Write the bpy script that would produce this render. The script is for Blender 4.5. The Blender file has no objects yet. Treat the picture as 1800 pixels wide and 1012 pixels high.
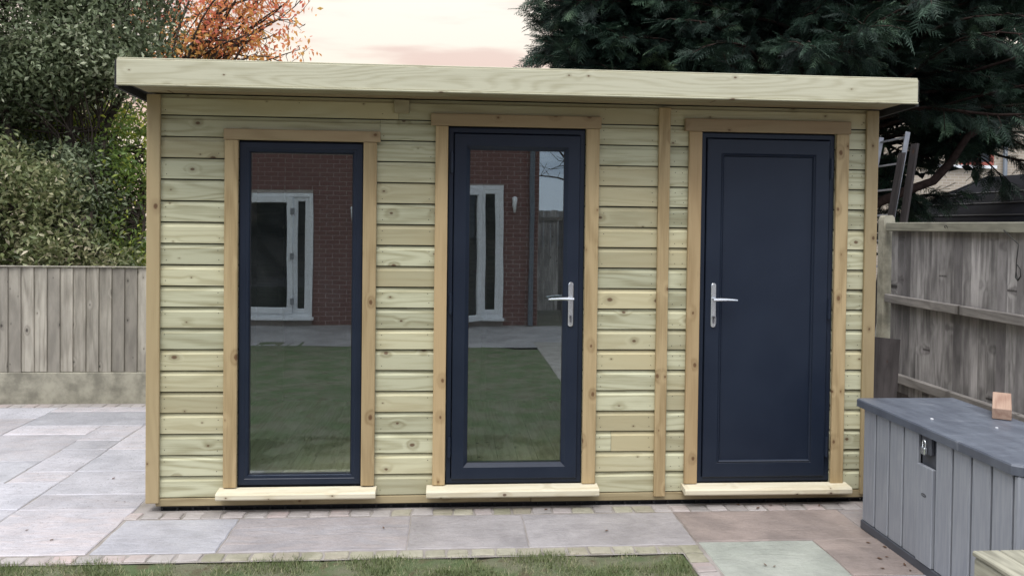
import bpy, bmesh, math, random
import numpy as np
from mathutils import Vector, Matrix, noise
R = math.radians
rng = np.random.default_rng(7)
random.seed(7)
sc = bpy.context.scene
COL = sc.collection

# ------------------------------------------------------------ camera
cam_d = bpy.data.cameras.new('camera'); cam = bpy.data.objects.new('camera', cam_d); COL.objects.link(cam)
cam_d.sensor_width = 36; cam_d.lens = 1450 / 1800 * 36; cam_d.shift_y = -84 / 1800
cam_d.clip_start = .05; cam_d.clip_end = 400
cam.matrix_world = Matrix.Translation((0, -5, 1.717)) @ Matrix.Rotation(R(-4.37), 4, 'Z') @ Matrix.Rotation(math.pi/2 - math.atan(27/1450), 4, 'X') @ Matrix.Rotation(.012, 4, 'Z')
sc.camera = cam

# ------------------------------------------------------------ light
SUN_EL, SUN_AZ = R(61), R(205)          # soft light from behind and left of the camera
sc.view_settings.view_transform = 'Standard'; sc.view_settings.look = 'None'
sc.view_settings.exposure = 0.36; sc.view_settings.gamma = 1; sc.view_settings.use_curve_mapping = False
w = bpy.data.worlds.new('World'); sc.world = w; w.use_nodes = True
nt = w.node_tree; nt.nodes.clear()
def wn(t, **k):
    n = nt.nodes.new(t)
    for a, b in k.items(): setattr(n, a, b)
    return n
L = nt.links.new
sky = wn('ShaderNodeTexSky', sky_type='NISHITA', sun_disc=False, sun_elevation=SUN_EL, sun_rotation=SUN_AZ)
bg1 = wn('ShaderNodeBackground'); bg1.inputs[1].default_value = .08; L(sky.outputs[0], bg1.inputs[0])
tc = wn('ShaderNodeTexCoord'); sep = wn('ShaderNodeSeparateXYZ'); L(tc.outputs['Generated'], sep.inputs[0])
# cloud streaks, flattened towards the horizon
mp = wn('ShaderNodeMapping'); mp.inputs['Scale'].default_value = (2.2, 2.2, 15); L(tc.outputs['Generated'], mp.inputs[0])
nz = wn('ShaderNodeTexNoise'); nz.inputs['Scale'].default_value = 1.7; nz.inputs['Detail'].default_value = 5; nz.inputs['Roughness'].default_value = .5
L(mp.outputs[0], nz.inputs['Vector'])
def mr(src, a, b, c, d, smooth=True):
    m = wn('ShaderNodeMapRange'); m.interpolation_type = 'SMOOTHSTEP' if smooth else 'LINEAR'
    for i, v in zip((1, 2, 3, 4), (a, b, c, d)): m.inputs[i].default_value = v
    L(src, m.inputs[0]); return m.outputs[0]
def mixc(f, a, b):
    m = wn('ShaderNodeMix', data_type='RGBA')
    (L(f, m.inputs[0]) if not isinstance(f, float) else setattr(m.inputs[0], 'default_value', f))
    for s, v in ((6, a), (7, b)):
        if isinstance(v, tuple): m.inputs[s].default_value = (*v, 1)
        else: L(v, m.inputs[s])
    return m.outputs[2]
cloud = mr(nz.outputs[0], .42, .60, 0, 1)
warm = mr(sep.outputs[1], -.1, .8, 0, 1)                              # the sunset side
low_w = mixc(cloud, (.76, .535, .43), (.88, .75, .61))
mid_w = mixc(cloud, (.78, .655, .59), (.96, .89, .79))
low_c = mixc(cloud, (.45, .52, .66), (.72, .78, .90))
lw = mixc(mr(sep.outputs[2], .09, .30, 0, 1), low_w, mid_w)
hor = mixc(warm, low_c, lw)
up = mixc(cloud, (2.0, 2.05, 2.2), (2.5, 2.5, 2.5))
allc = mixc(mr(sep.outputs[2], .24, .85, 0, 1), hor, up)
bg2 = wn('ShaderNodeBackground'); bg2.inputs[1].default_value = 1.0; L(allc, bg2.inputs[0])
mx = wn('ShaderNodeMixShader'); mx.inputs[0].default_value = .88; L(bg1.outputs[0], mx.inputs[1]); L(bg2.outputs[0], mx.inputs[2])
wo = wn('ShaderNodeOutputWorld'); L(mx.outputs[0], wo.inputs[0])
sd = bpy.data.lights.new('sun', 'SUN'); sd.energy = 1.5; sd.angle = R(25); sd.color = (1, .97, .92)
so = bpy.data.objects.new('sun', sd); COL.objects.link(so)
# direction towards the sun (Nishita: rotation 0 = +Y, clockwise)
sdir = Vector((math.sin(SUN_AZ) * math.cos(SUN_EL), math.cos(SUN_AZ) * math.cos(SUN_EL), math.sin(SUN_EL)))
so.rotation_euler = sdir.to_track_quat('Z', 'Y').to_euler()

# ------------------------------------------------------------ material helpers
class G:
    def __init__(s, name):
        s.m = bpy.data.materials.new(name); s.m.use_nodes = True; s.nt = s.m.node_tree; s.nt.nodes.clear()
        s.out = s.n('ShaderNodeOutputMaterial'); s.p = s.n('ShaderNodeBsdfPrincipled'); s.l(s.p.outputs[0], s.out.inputs[0])
    def n(s, t, **k):
        n = s.nt.nodes.new(t)
        for a, b in k.items(): setattr(n, a, b)
        return n
    def l(s, a, b): s.nt.links.new(a, b)
    def put(s, v, sock):
        if hasattr(v, 'is_linked'): s.l(v, sock)
        elif isinstance(v, tuple) and len(v) == 3 and sock.type == 'RGBA': sock.default_value = (*v, 1)
        else: sock.default_value = v
    def math(s, op, a, b=0., c=0., clamp=False):
        m = s.n('ShaderNodeMath', operation=op, use_clamp=clamp)
        for i, v in enumerate((a, b, c)): s.put(v, m.inputs[i])
        return m.outputs[0]
    def mix(s, f, a, b, mode='MIX'):
        m = s.n('ShaderNodeMix', data_type='RGBA', blend_type=mode)
        s.put(f, m.inputs[0]); s.put(a, m.inputs[6]); s.put(b, m.inputs[7]); return m.outputs[2]
    def noise(s, vec, scale, detail=3, rough=.5, dist=0., out=0):
        n = s.n('ShaderNodeTexNoise'); s.put(scale, n.inputs['Scale']); n.inputs['Detail'].default_value = detail
        n.inputs['Roughness'].default_value = rough; n.inputs['Distortion'].default_value = dist
        if vec is not None: s.l(vec, n.inputs['Vector'])
        return n.outputs[out]
    def mr(s, v, a, b, c=0., d=1., smooth=True):
        m = s.n('ShaderNodeMapRange'); m.interpolation_type = 'SMOOTHSTEP' if smooth else 'LINEAR'
        for i, x in enumerate((v, a, b, c, d)): s.put(x, m.inputs[i])
        return m.outputs[0]
    def obj(s, shift=True):
        """object coordinates, shifted by a random amount per object"""
        t = s.n('ShaderNodeTexCoord'); s.rnd = s.n('ShaderNodeObjectInfo').outputs['Random']
        if not shift: return t.outputs['Object']
        c = s.n('ShaderNodeCombineXYZ'); s.l(s.math('MULTIPLY', s.rnd, 91.7), c.inputs[0]); s.l(s.math('MULTIPLY', s.rnd, 57.3), c.inputs[1]); s.l(s.math('MULTIPLY', s.rnd, 33.1), c.inputs[2])
        a = s.n('ShaderNodeVectorMath', operation='ADD'); s.l(t.outputs['Object'], a.inputs[0]); s.l(c.outputs[0], a.inputs[1])
        return a.outputs[0]
    def scale(s, v, sx, sy, sz):
        m = s.n('ShaderNodeVectorMath', operation='MULTIPLY'); s.l(v, m.inputs[0]); m.inputs[1].default_value = (sx, sy, sz); return m.outputs[0]
    def bump(s, h, strength=.3, dist=.002):
        b = s.n('ShaderNodeBump'); b.inputs['Strength'].default_value = strength; b.inputs['Distance'].default_value = dist
        s.put(h, b.inputs['Height']); s.l(b.outputs[0], s.p.inputs['Normal'])
    def fin(s, col, rough=.6, spec=.5, metal=0.):
        s.put(col, s.p.inputs['Base Color']); s.put(rough, s.p.inputs['Roughness']); s.put(metal, s.p.inputs['Metallic'])
        s.p.inputs['Specular IOR Level'].default_value = spec; return s.m

def plain(name, col, rough=.5, spec=.5, metal=0., var=.08, vscale=9., bump=0.):
    g = G(name); v = g.obj(); n = g.noise(v, vscale, 4, .6)
    f = g.mr(n, .3, .7, 1 - var, 1 + var)
    c = g.mix(1., col, (1., 1., 1.), 'MULTIPLY'); vm = g.n('ShaderNodeVectorMath', operation='SCALE'); g.l(c, vm.inputs[0]); g.l(f, vm.inputs[3])
    if bump: g.bump(n, bump, .003)
    return g.fin(vm.outputs[0], rough, spec, metal)

def wood(name, light, dark, axis='X', alt=None, knot=(.10, .05, .028), kdens=.5, kw=.26, kh=.12, rings=22., rough=.62, weather=0., var=.16, ringc=.45, blotch=None):
    """sawn timber: growth rings bent round knots, fine grain, per-piece tone"""
    g = G(name); v = g.obj()
    s = g.n('ShaderNodeSeparateXYZ'); g.l(v, s.inputs[0])
    o = {'X': (0, 2, 1), 'Z': (2, 0, 1), 'Y': (1, 0, 2)}[axis]
    c = g.n('ShaderNodeCombineXYZ')
    for i, k in enumerate(o): g.l(s.outputs[k], c.inputs[i])
    p = c.outputs[0]                                            # x = along the grain, y = across
    # knots
    flat = g.n('ShaderNodeCombineXYZ'); sp = g.n('ShaderNodeSeparateXYZ'); g.l(p, sp.inputs[0])
    g.l(g.math('MULTIPLY', sp.outputs[0], 1 / kw), flat.inputs[0]); g.l(g.math('MULTIPLY', sp.outputs[1], 1 / kh), flat.inputs[1])
    vo = g.n('ShaderNodeTexVoronoi', voronoi_dimensions='2D', feature='F1'); vo.inputs['Scale'].default_value = 1.; vo.inputs['Randomness'].default_value = .95
    g.l(flat.outputs[0], vo.inputs['Vector'])
    # true distance in metres to the feature point
    dv = g.n('ShaderNodeVectorMath', operation='SUBTRACT'); g.l(flat.outputs[0], dv.inputs[0]); g.l(vo.outputs['Position'], dv.inputs[1])
    dm = g.n('ShaderNodeVectorMath', operation='LENGTH'); g.l(g.scale(dv.outputs[0], kw * .8, kh * 1.15, 0), dm.inputs[0])
    wob = g.noise(g.scale(p, 60, 60, 60), 1., 2)
    d = g.math('ADD', dm.outputs['Value'], g.math('MULTIPLY', g.math('SUBTRACT', wob, .5), .006))
    cs = g.n('ShaderNodeSeparateColor'); g.l(vo.outputs['Color'], cs.inputs[0])
    has = g.math('LESS_THAN', cs.outputs[0], kdens)
    rad = g.math('MULTIPLY_ADD', g.math('POWER', cs.outputs[1], 2.2), .012, .0036)
    kin = g.math('MULTIPLY', g.mr(d, g.math('MULTIPLY', rad, 1.25), g.math('MULTIPLY', rad, .55), 0., 1.), has)
    halo = g.math('MULTIPLY', g.mr(d, g.math('MULTIPLY', rad, 3.6), rad, 0., 1.), has)
    infl = g.math('MULTIPLY', g.math('MULTIPLY', g.mr(d, .055, 0., 0., 1.), has), g.math('MULTIPLY', rad, 40))
    # rings
    base = g.noise(g.scale(p, .55, 5.5, 5.5), 1., 2, .45)
    ph = g.math('ADD', g.math('MULTIPLY', base, rings), g.math('MULTIPLY', infl, 5.))
    ring = g.math('POWER', g.math('MULTIPLY_ADD', g.math('SINE', g.math('MULTIPLY', ph, 3.)), .5, .5), 1.6)
    fine = g.noise(g.scale(p, 5, 150, 150), 1., 4, .65)
    mid = g.noise(g.scale(p, 1.6, 22, 22), 1., 4, .6)
    t = g.math('ADD', g.math('MULTIPLY', ring, ringc), g.math('MULTIPLY', g.math('SUBTRACT', fine, .5), 1.1))
    t = g.math('ADD', t, g.math('MULTIPLY', g.math('SUBTRACT', mid, .5), 1.2), clamp=True)
    col = g.mix(t, light, dark)
    if alt: col = g.mix(g.math('MULTIPLY', g.mr(g.math('FRACT', g.math('MULTIPLY', g.rnd, 7.13)), .35, 1., 0., 1.), g.mr(g.noise(g.scale(p, .9, 3, 3), 1., 2), .35, .65, .45, 1.)), col, alt)
    if blotch: col = g.mix(g.mr(g.noise(g.scale(p, 2.2, 9, 9), 1., 5, .65), .52, .72, 0., .75), col, blotch)
    col = g.mix(g.math('MULTIPLY', halo, .35), col, tuple(.5 * a + .5 * b for a, b in zip(dark, knot)))
    col = g.mix(g.math('MULTIPLY', kin, .85), col, knot)
    tone = g.mr(g.math('FRACT', g.math('MULTIPLY', g.rnd, 3.77)), 0., 1., 1 - var, 1 + var, False)
    vm = g.n('ShaderNodeVectorMath', operation='SCALE'); g.l(col, vm.inputs[0]); g.l(tone, vm.inputs[3])
    col = vm.outputs[0]
    if weather:
        big = g.noise(g.scale(p, 2.5, 9, 9), 1., 4, .6)
        vm = g.n('ShaderNodeVectorMath', operation='SCALE'); g.l(col, vm.inputs[0]); g.l(g.mr(big, .3, .7, 1 - weather, 1 + weather), vm.inputs[3]); col = vm.outputs[0]
    h = g.math('SUBTRACT', g.math('MULTIPLY_ADD', fine, .8, g.math('MULTIPLY', ring, -.25)), g.math('MULTIPLY', kin, .5))
    g.bump(h, .35, .0016)
    return g.fin(col, rough, .18)

M = {}
PL, PD, PA = (.53, .525, .37), (.27, .245, .14), (.49, .43, .265)
M['clad'] = wood('treated pine cladding', PL, PD, 'X', alt=PA, kdens=.5, var=.16, ringc=.5)
M['fascia'] = wood('treated pine fascia', (.53, .515, .39), (.35, .325, .215), 'X', kdens=.75, kw=.34, kh=.13, var=.05, rings=38, ringc=.4)
M['soffit'] = wood('treated pine soffit', (.36, .32, .21), (.22, .18, .105), 'X', alt=(.28, .21, .13), kdens=.4, kw=.4)  # colour darkened to paint in some of the shade under the eaves
M['trim'] = wood('planed trim upright', (.44, .335, .19), (.25, .175, .085), 'Z', alt=(.41, .27, .145), knot=(.12, .06, .03), kdens=.45, kw=.3, kh=.07, rings=14)
M['trimx'] = wood('planed trim level', (.40, .33, .20), (.23, .175, .095), 'X', alt=(.36, .25, .15), knot=(.12, .06, .03), kdens=.4, kw=.3, kh=.07, rings=14)
M['post'] = wood('corner trim', (.44, .355, .205), (.26, .195, .10), 'Z', alt=(.40, .31, .18), kdens=.4, kw=.3, kh=.08)
M['sill'] = wood('pale pine sill', (.66, .61, .47), (.52, .45, .30), 'X', kdens=.5, kw=.3, kh=.05, rings=12, var=.04)
M['fenceL'] = wood('weathered fence board', (.35, .325, .275), (.15, .135, .11), 'Z', alt=(.26, .24, .205), knot=(.05, .045, .04), kdens=.5, kw=.35, kh=.1, rings=16, weather=.18, rough=.85, var=.2)
M['fenceR'] = wood('grey fence board', (.37, .355, .355), (.095, .088, .09), 'Z', alt=(.17, .16, .165), knot=(.04, .035, .035), kdens=.4, kw=.4, kh=.1, rings=16, weather=.3, rough=.85, var=.25)
M['rail'] = wood('grey fence rail', (.24, .225, .215), (.12, .11, .105), 'Y', knot=(.04, .035, .03), kdens=.4, kw=.4, kh=.08, weather=.2, rough=.85)
M['railg'] = wood('green grey fence rail', (.25, .245, .20), (.14, .135, .11), 'Y', knot=(.04, .035, .03), kdens=.4, kw=.4, kh=.08, weather=.2, rough=.85)
M['floor'] = wood('interior floorboard', (.66, .56, .42), (.36, .29, .20), 'Y', kdens=.3, kw=.4, kh=.1, rough=.45)
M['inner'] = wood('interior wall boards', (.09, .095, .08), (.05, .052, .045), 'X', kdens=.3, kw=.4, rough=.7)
M['sleeper'] = wood('weathered sleeper', (.30, .29, .23), (.15, .14, .11), 'Y', knot=(.06, .05, .04), kdens=.3, kw=.4, kh=.12, weather=.3, rough=.9)
M['offcut'] = wood('reddish timber offcut', (.36, .25, .19), (.20, .11, .08), 'Y', kdens=.2, kw=.4, kh=.06)
M['darkboard'] = wood('dark leaning board', (.085, .075, .075), (.045, .04, .04), 'Z', kdens=.1, weather=.25, rough=.8)
M['plank'] = wood('old dark plank', (.05, .044, .045), (.022, .02, .02), 'Z', kdens=.3, weather=.25, rough=.8)

g = G('anthracite foil'); v = g.obj(False)
M['grey'] = g.fin(g.mix(g.mr(g.noise(v, 3., 2), .3, .7), (.0085, .0145, .030), (.012, .019, .036)), g.mr(g.noise(g.scale(v, 260, 260, 60), 1., 2), .3, .7, .38, .50), .35); g.bump(g.noise(g.scale(v, 500, 500, 120), 1., 2), .06, .0005)
M['gasket'] = plain('black gasket', (.012, .012, .015), .6)
M['black'] = plain('black plastic grid', (.012, .012, .014), .55)
M['felt'] = plain('black roof membrane', (.02, .02, .022), .8, bump=.3)
M['chrome'] = plain('satin chrome', (.75, .78, .82), .22, .5, .85, var=.03)
M['key'] = plain('brushed steel cylinder', (.25, .25, .27), .3, .5, .8)
M['alu'] = plain('dull aluminium', (.30, .31, .34), .5, .5, .6, var=.15)
M['upvc'] = plain('white upvc', (.78, .80, .84), .35, .5, 0, var=.03)
M['white'] = plain('white painted metal', (.75, .76, .78), .4)
M['concrete'] = plain('fence concrete', (.29, .275, .22), .9, .2, var=.3, vscale=7, bump=.5)
M['soil'] = plain('dark soil', (.035, .028, .022), .95, .1, var=.4, vscale=20, bump=.6)
M['cord'] = plain('black cord', (.015, .015, .015), .6)
M['boxlid'] = None

g = G('double glazing'); v = g.obj(False)
lw_ = g.n('ShaderNodeLayerWeight'); lw_.inputs[0].default_value = .5; frn = g.math('MULTIPLY_ADD', g.math('POWER', lw_.outputs['Facing'], 5.), .85, .18, clamp=True)
gl = g.n('ShaderNodeBsdfGlossy'); gl.inputs['Roughness'].default_value = 0; gl.inputs['Color'].default_value = (.84, .93, 1, 1)
tr = g.n('ShaderNodeBsdfTransparent'); tr.inputs['Color'].default_value = (.88, .93, .89, 1)
bm_ = g.n('ShaderNodeBump'); bm_.inputs['Strength'].default_value = 1.; bm_.inputs['Distance'].default_value = .00028
g.l(g.noise(g.scale(v, 3.2, 3.2, 2.2), 1., 1), bm_.inputs['Height']); g.l(bm_.outputs[0], gl.inputs['Normal'])
ms = g.n('ShaderNodeMixShader'); g.l(frn, ms.inputs[0]); g.l(tr.outputs[0], ms.inputs[1]); g.l(gl.outputs[0], ms.inputs[2]); df = g.n('ShaderNodeBsdfDiffuse'); df.inputs[0].default_value = (.5, .52, .55, 1); mf = g.n('ShaderNodeMixShader')
g.l(g.mr(g.noise(g.scale(v, 3, 3, 1.2), 1., 6, .7, 1.5), .35, .75, .003, .020), mf.inputs[0]); g.l(ms.outputs[0], mf.inputs[1]); g.l(df.outputs[0], mf.inputs[2]); g.l(mf.outputs[0], g.out.inputs[0])
M['glass'] = g.m
g = G('dark house glass'); M['dglass'] = g.fin((.012, .014, .018), .03, .6)

def stone(name, a, b, pink, rough=.55, spk=True):
    g = G(name); v = g.obj()
    n1 = g.noise(g.scale(v, 1, 1, 1), 2.2, 6, .6, .6); n2 = g.noise(v, 28, 5, .7); n3 = g.noise(g.scale(v, 1.0, 3.5, 1), 3., 4, .6, 1.2)
    c = g.mix(g.mr(n1, .35, .65), a, b)
    rr = g.math('FRACT', g.math('MULTIPLY', g.rnd, 5.31))
    c = g.mix(g.math('MULTIPLY', g.mr(rr, .25, 1., 0., 1.), g.mr(n3, .35, .7, .25, .9)), c, pink)
    c = g.mix(g.mr(n2, .55, .75, 0., .30), c, tuple(x * .55 for x in b))
    tone = g.math('MULTIPLY', g.mr(g.math('FRACT', g.math('MULTIPLY', g.rnd, 11.9)), 0., 1., .90, 1.10, False), g.mr(g.noise(v, 5.5, 7, .72), .30, .68, .88, 1.08))
    vm = g.n('ShaderNodeVectorMath', operation='SCALE'); g.l(c, vm.inputs[0]); g.l(tone, vm.inputs[3])
    g.bump(g.math('MULTIPLY_ADD', n3, 1.4, g.math('MULTIPLY', n2, .8)), .9, .007)
    return g.fin(vm.outputs[0], g.mr(n2, .3, .7, rough - .1, rough + .15), .5)
M['slab'] = stone('grey sandstone slab', (.325, .315, .335), (.24, .23, .25), (.33, .29, .285), .45)
M['slabglare'] = stone('pale lilac sandstone slab with painted glare', (.44, .435, .475), (.35, .35, .385), (.46, .41, .415), .34)  # pale stone, lightened further to paint in sky glare on the left
M['slabm'] = stone('soft grey sandstone slab', (.37, .37, .40), (.30, .30, .33), (.39, .35, .355), .38)
M['slabp'] = stone('buff pink sandstone slab', (.33, .27, .245), (.24, .20, .185), (.34, .26, .235), .55)
M['slabg'] = stone('pale green sandstone slab', (.36, .38, .335), (.28, .30, .265), (.34, .345, .325), .6)
M['slabd'] = stone('mid grey sandstone slab', (.33, .31, .315), (.235, .22, .225), (.32, .275, .26), .5)
M['sett'] = stone('sandstone sett', (.38, .35, .34), (.28, .26, .25), (.38, .30, .285), .6)
M['settm'] = stone('mossy sandstone sett', (.36, .34, .27), (.22, .21, .15), (.32, .28, .23), .8)
g = G('sandy joint mortar'); v = g.obj(False)
M['mortar'] = g.fin(g.mix(g.mr(g.noise(v, 7., 5), .35, .7), (.30, .275, .26), (.22, .20, .18)), .95, .1); g.bump(g.noise(v, 160, 3), .5, .003)
g = G('lawn turf'); v = g.obj(False)
c = g.mix(g.mr(g.noise(v, 3.2, 6, .65), .38, .62), (.085, .115, .055), (.14, .14, .095)); c = g.mix(g.mr(g.noise(v, 11, 4, .6), .52, .68, 0., .8), c, (.10, .085, .055))
M['turf'] = g.fin(c, .95, .1); g.bump(g.noise(v, 120, 4), .8, .01)
g = G('ground'); v = g.obj(False); M['ground'] = g.fin(g.mix(g.noise(v, .8, 5), (.10, .10, .075), (.16, .15, .13)), .95, .1)

def leafmat(name, cols, rough=.45, trans=.25, spec=.4):
    g = G(name); a = g.n('ShaderNodeAttribute', attribute_name='rnd'); r = g.n('ShaderNodeValToRGB')
    while len(r.color_ramp.elements) < len(cols): r.color_ramp.elements.new(.5)
    for i, (pz, cc) in enumerate(cols): r.color_ramp.elements[i].position = pz; r.color_ramp.elements[i].color = (*cc, 1)
    g.l(a.outputs['Fac'], r.inputs[0]); g.fin(r.outputs[0], rough, spec)
    t = g.n('ShaderNodeBsdfTranslucent'); g.l(r.outputs[0], t.inputs[0]); ms = g.n('ShaderNodeMixShader'); ms.inputs[0].default_value = trans
    g.l(g.p.outputs[0], ms.inputs[1]); g.l(t.outputs[0], ms.inputs[2]); g.l(ms.outputs[0], g.out.inputs[0]); return g.m
M['holly'] = leafmat('grey green leaves', [(0, (.06, .08, .035)), (.35, (.15, .19, .10)), (.7, (.30, .355, .21)), (1, (.60, .63, .44))], .45, .32, .45)
M['laurel'] = leafmat('broad olive leaves', [(0, (.06, .08, .03)), (.35, (.18, .22, .09)), (.7, (.34, .34, .18)), (1, (.66, .58, .43))], .42, .32, .5)
M['yellow'] = leafmat('yellow green leaves', [(0, (.10, .17, .04)), (.4, (.22, .32, .08)), (.7, (.42, .46, .07)), (1, (.62, .58, .10))], .5, .35)
M['cherryl'] = leafmat('autumn leaves', [(0, (.46, .40, .14)), (.3, (.80, .48, .14)), (.65, (.80, .33, .13)), (1, (.76, .24, .18))], .5, .5)
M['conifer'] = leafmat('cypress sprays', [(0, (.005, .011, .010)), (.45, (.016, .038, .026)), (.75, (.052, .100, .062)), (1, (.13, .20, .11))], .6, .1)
M['grass'] = leafmat('grass blades', [(0, (.09, .125, .04)), (.5, (.16, .195, .08)), (.78, (.27, .27, .15)), (1, (.42, .38, .25))], .6, .3)
M['deadleaf'] = leafmat('dead leaf', [(0, (.10, .05, .025)), (1, (.22, .12, .05))], .7, .1)
M['bark'] = plain('tree bark', (.075, .06, .05), .9, .1, var=.35, vscale=14, bump=.8)
M['barkc'] = plain('cypress bark', (.045, .030, .026), .9, .1, var=.35, vscale=14, bump=.8)

g = G('grey resin panel'); v = g.obj(); n1 = g.noise(g.scale(v, 60, 60, 5), 1., 4, .6); n2 = g.noise(v, 5., 5, .65)
M['resin'] = g.fin(g.mix(g.mr(n1, .3, .7), (.245, .26, .295), (.30, .315, .345)), .5, .4)
c = g.mix(g.mr(n2, .60, .8, 0., .35), g.mix(g.mr(n1, .3, .7), (.245, .26, .295), (.30, .315, .345)), (.36, .37, .38)); g.put(c, g.p.inputs['Base Color']); g.bump(n1, .3, .001)
g = G('dark grey resin lid'); v = g.obj(); n1 = g.noise(g.scale(v, 20, 4, 1), 1., 4, .6); n2 = g.noise(g.scale(v, 3, 7, 3), 1., 6, .7, 1.)
c = g.mix(g.mr(n1, .3, .7), (.075, .085, .11), (.11, .125, .155)); c = g.mix(g.mr(n2, .58, .72, 0., .55), c, (.30, .31, .33))
M['lid'] = g.fin(c, g.mr(n2, .4, .7, .35, .6), .5); g.bump(n1, .3, .001)
M['resind'] = plain('dark resin', (.065, .07, .085), .5)

def brickmat(name, cols, mortar=None, flat=None):
    g = G(name); v = g.obj()
    c = g.mix(g.noise(v, 30, 3), cols[0], cols[1])
    if mortar:
        tcx = g.n('ShaderNodeTexCoord'); s = g.n('ShaderNodeSeparateXYZ'); g.l(tcx.outputs['Object'], s.inputs[0]); cc = g.n('ShaderNodeCombineXYZ'); g.l(s.outputs[0], cc.inputs[0]); g.l(s.outputs[2], cc.inputs[1])
        b = g.n('ShaderNodeTexBrick'); b.inputs['Scale'].default_value = 1; b.inputs['Brick Width'].default_value = .225; b.inputs['Row Height'].default_value = .075; b.inputs['Mortar Size'].default_value = .008
        g.l(cc.outputs[0], b.inputs['Vector']); b.inputs['Color1'].default_value = (*cols[0], 1); b.inputs['Color2'].default_value = (*cols[1], 1); b.inputs['Mortar'].default_value = (*mortar, 1)
        c = g.mix(.3, b.outputs['Color'], c); g.bump(b.outputs['Fac'], -.5, .005)
    return g.fin(c, .85, .2)
M['brick'] = brickmat('red brick', ((.22, .11, .10), (.13, .068, .066)))
M['brickwall'] = brickmat('red brick coursing', ((.22, .11, .10), (.13, .068, .066)), (.28, .25, .22))
M['bmortar'] = plain('brick mortar', (.36, .32, .30), .95, .1)
M['buff'] = brickmat('buff brick coursing', ((.42, .36, .29), (.33, .28, .23)), (.50, .47, .42))
M['redframe'] = plain('red brown window frame', (.28, .07, .05), .5)
M['tile'] = plain('roof tile', (.14, .10, .09), .85, .2, var=.25, vscale=5)
M['pipe'] = plain('grey downpipe', (.13, .15, .18), .4)
M['shedfelt'] = plain('shed roof felt', (.011, .012, .016), .9, .05, var=.3, vscale=3, bump=.4)
M['shedwood'] = wood('shed wall boards', (.10, .085, .07), (.05, .045, .04), 'X', kdens=.1)

# ------------------------------------------------------------ object helpers
def wloc(o):
    v = Vector((0, 0, 0))
    while o is not None: v += o.location; o = o.parent
    return v
def link(name, me, mat, parent, loc, label=None, kind=None, rot=None):
    o = bpy.data.objects.new(name, me)
    if mat is not None and not me.materials: me.materials.append(mat)
    COL.objects.link(o)
    loc = Vector(loc)
    if parent is not None: o.parent = parent; loc = loc - wloc(parent)
    o.location = loc
    if rot: o.rotation_euler = rot
    if label: o['label'] = label
    if kind: o['kind'] = kind
    return o
def tag(o, label, cat, group=None):
    o['label'] = label; o['category'] = cat
    if group: o['group'] = group
    return o
def thing(name, label, cat, loc=(0, 0, 0), group=None):
    o = bpy.data.objects.new(name, None); COL.objects.link(o); o.location = loc; o.empty_display_size = .1
    return tag(o, label, cat, group)
_cache = {}
def boxmesh(dx, dy, dz, bev, mat):
    k = (round(dx, 4), round(dy, 4), round(dz, 4), bev, mat.name)
    if k in _cache: return _cache[k]
    b = bmesh.new(); bmesh.ops.create_cube(b, size=1)
    for v in b.verts: v.co = (v.co.x * dx, v.co.y * dy, v.co.z * dz)
    if bev: bmesh.ops.bevel(b, geom=b.edges[:], offset=min(bev, .45 * min(dx, dy, dz)), segments=1, affect='EDGES')
    me = bpy.data.meshes.new('box'); b.to_mesh(me); b.free(); me.materials.append(mat); _cache[k] = me; return me
def box(name, parent, mat, X, Y, Z, bev=.002, **k):
    m = M[mat] if isinstance(mat, str) else mat
    return link(name, boxmesh(X[1] - X[0], Y[1] - Y[0], Z[1] - Z[0], bev, m), None, parent, ((X[0] + X[1]) / 2, (Y[0] + Y[1]) / 2, (Z[0] + Z[1]) / 2), **k)
def mesh(name, verts, faces, mat, parent=None, loc=(0, 0, 0), smooth=False, attr=None, **k):
    """verts are given relative to loc (world)"""
    me = bpy.data.meshes.new(name); me.from_pydata(verts, [], faces); me.materials.append(M[mat] if isinstance(mat, str) else mat)
    if smooth: me.shade_smooth()
    me.update(); return link(name, me, None, parent, loc, **k)
def bigmesh(name, V, nper, idx, rnd, mat, parent=None, loc=(0, 0, 0), **k):
    """V (n,nper,3); idx list of faces (index tuples) for one element; rnd (n,)"""
    n = len(V); V = np.asarray(V, np.float32).reshape(-1, 3); off = np.arange(n) * nper
    loops = []; sizes = []
    F = [np.asarray(f) for f in idx]
    li = np.concatenate([ (off[:, None] + f[None, :]) for f in F], axis=1).ravel()
    tot = np.tile([len(f) for f in F], n); st = np.concatenate(([0], np.cumsum(tot)[:-1]))
    me = bpy.data.meshes.new(name); me.vertices.add(len(V)); me.vertices.foreach_set('co', V.ravel())
    me.loops.add(len(li)); me.loops.foreach_set('vertex_index', li.astype(np.int32))
    me.polygons.add(len(tot)); me.polygons.foreach_set('loop_start', st.astype(np.int32)); me.polygons.foreach_set('loop_total', tot.astype(np.int32))
    a = me.attributes.new('rnd', 'FLOAT', 'POINT'); a.data.foreach_set('value', np.repeat(np.clip(rnd, 0, 1), nper).astype(np.float32))
    me.materials.append(M[mat]); me.update(calc_edges=True); me.validate()
    return link(name, me, None, parent, loc, **k)
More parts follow.
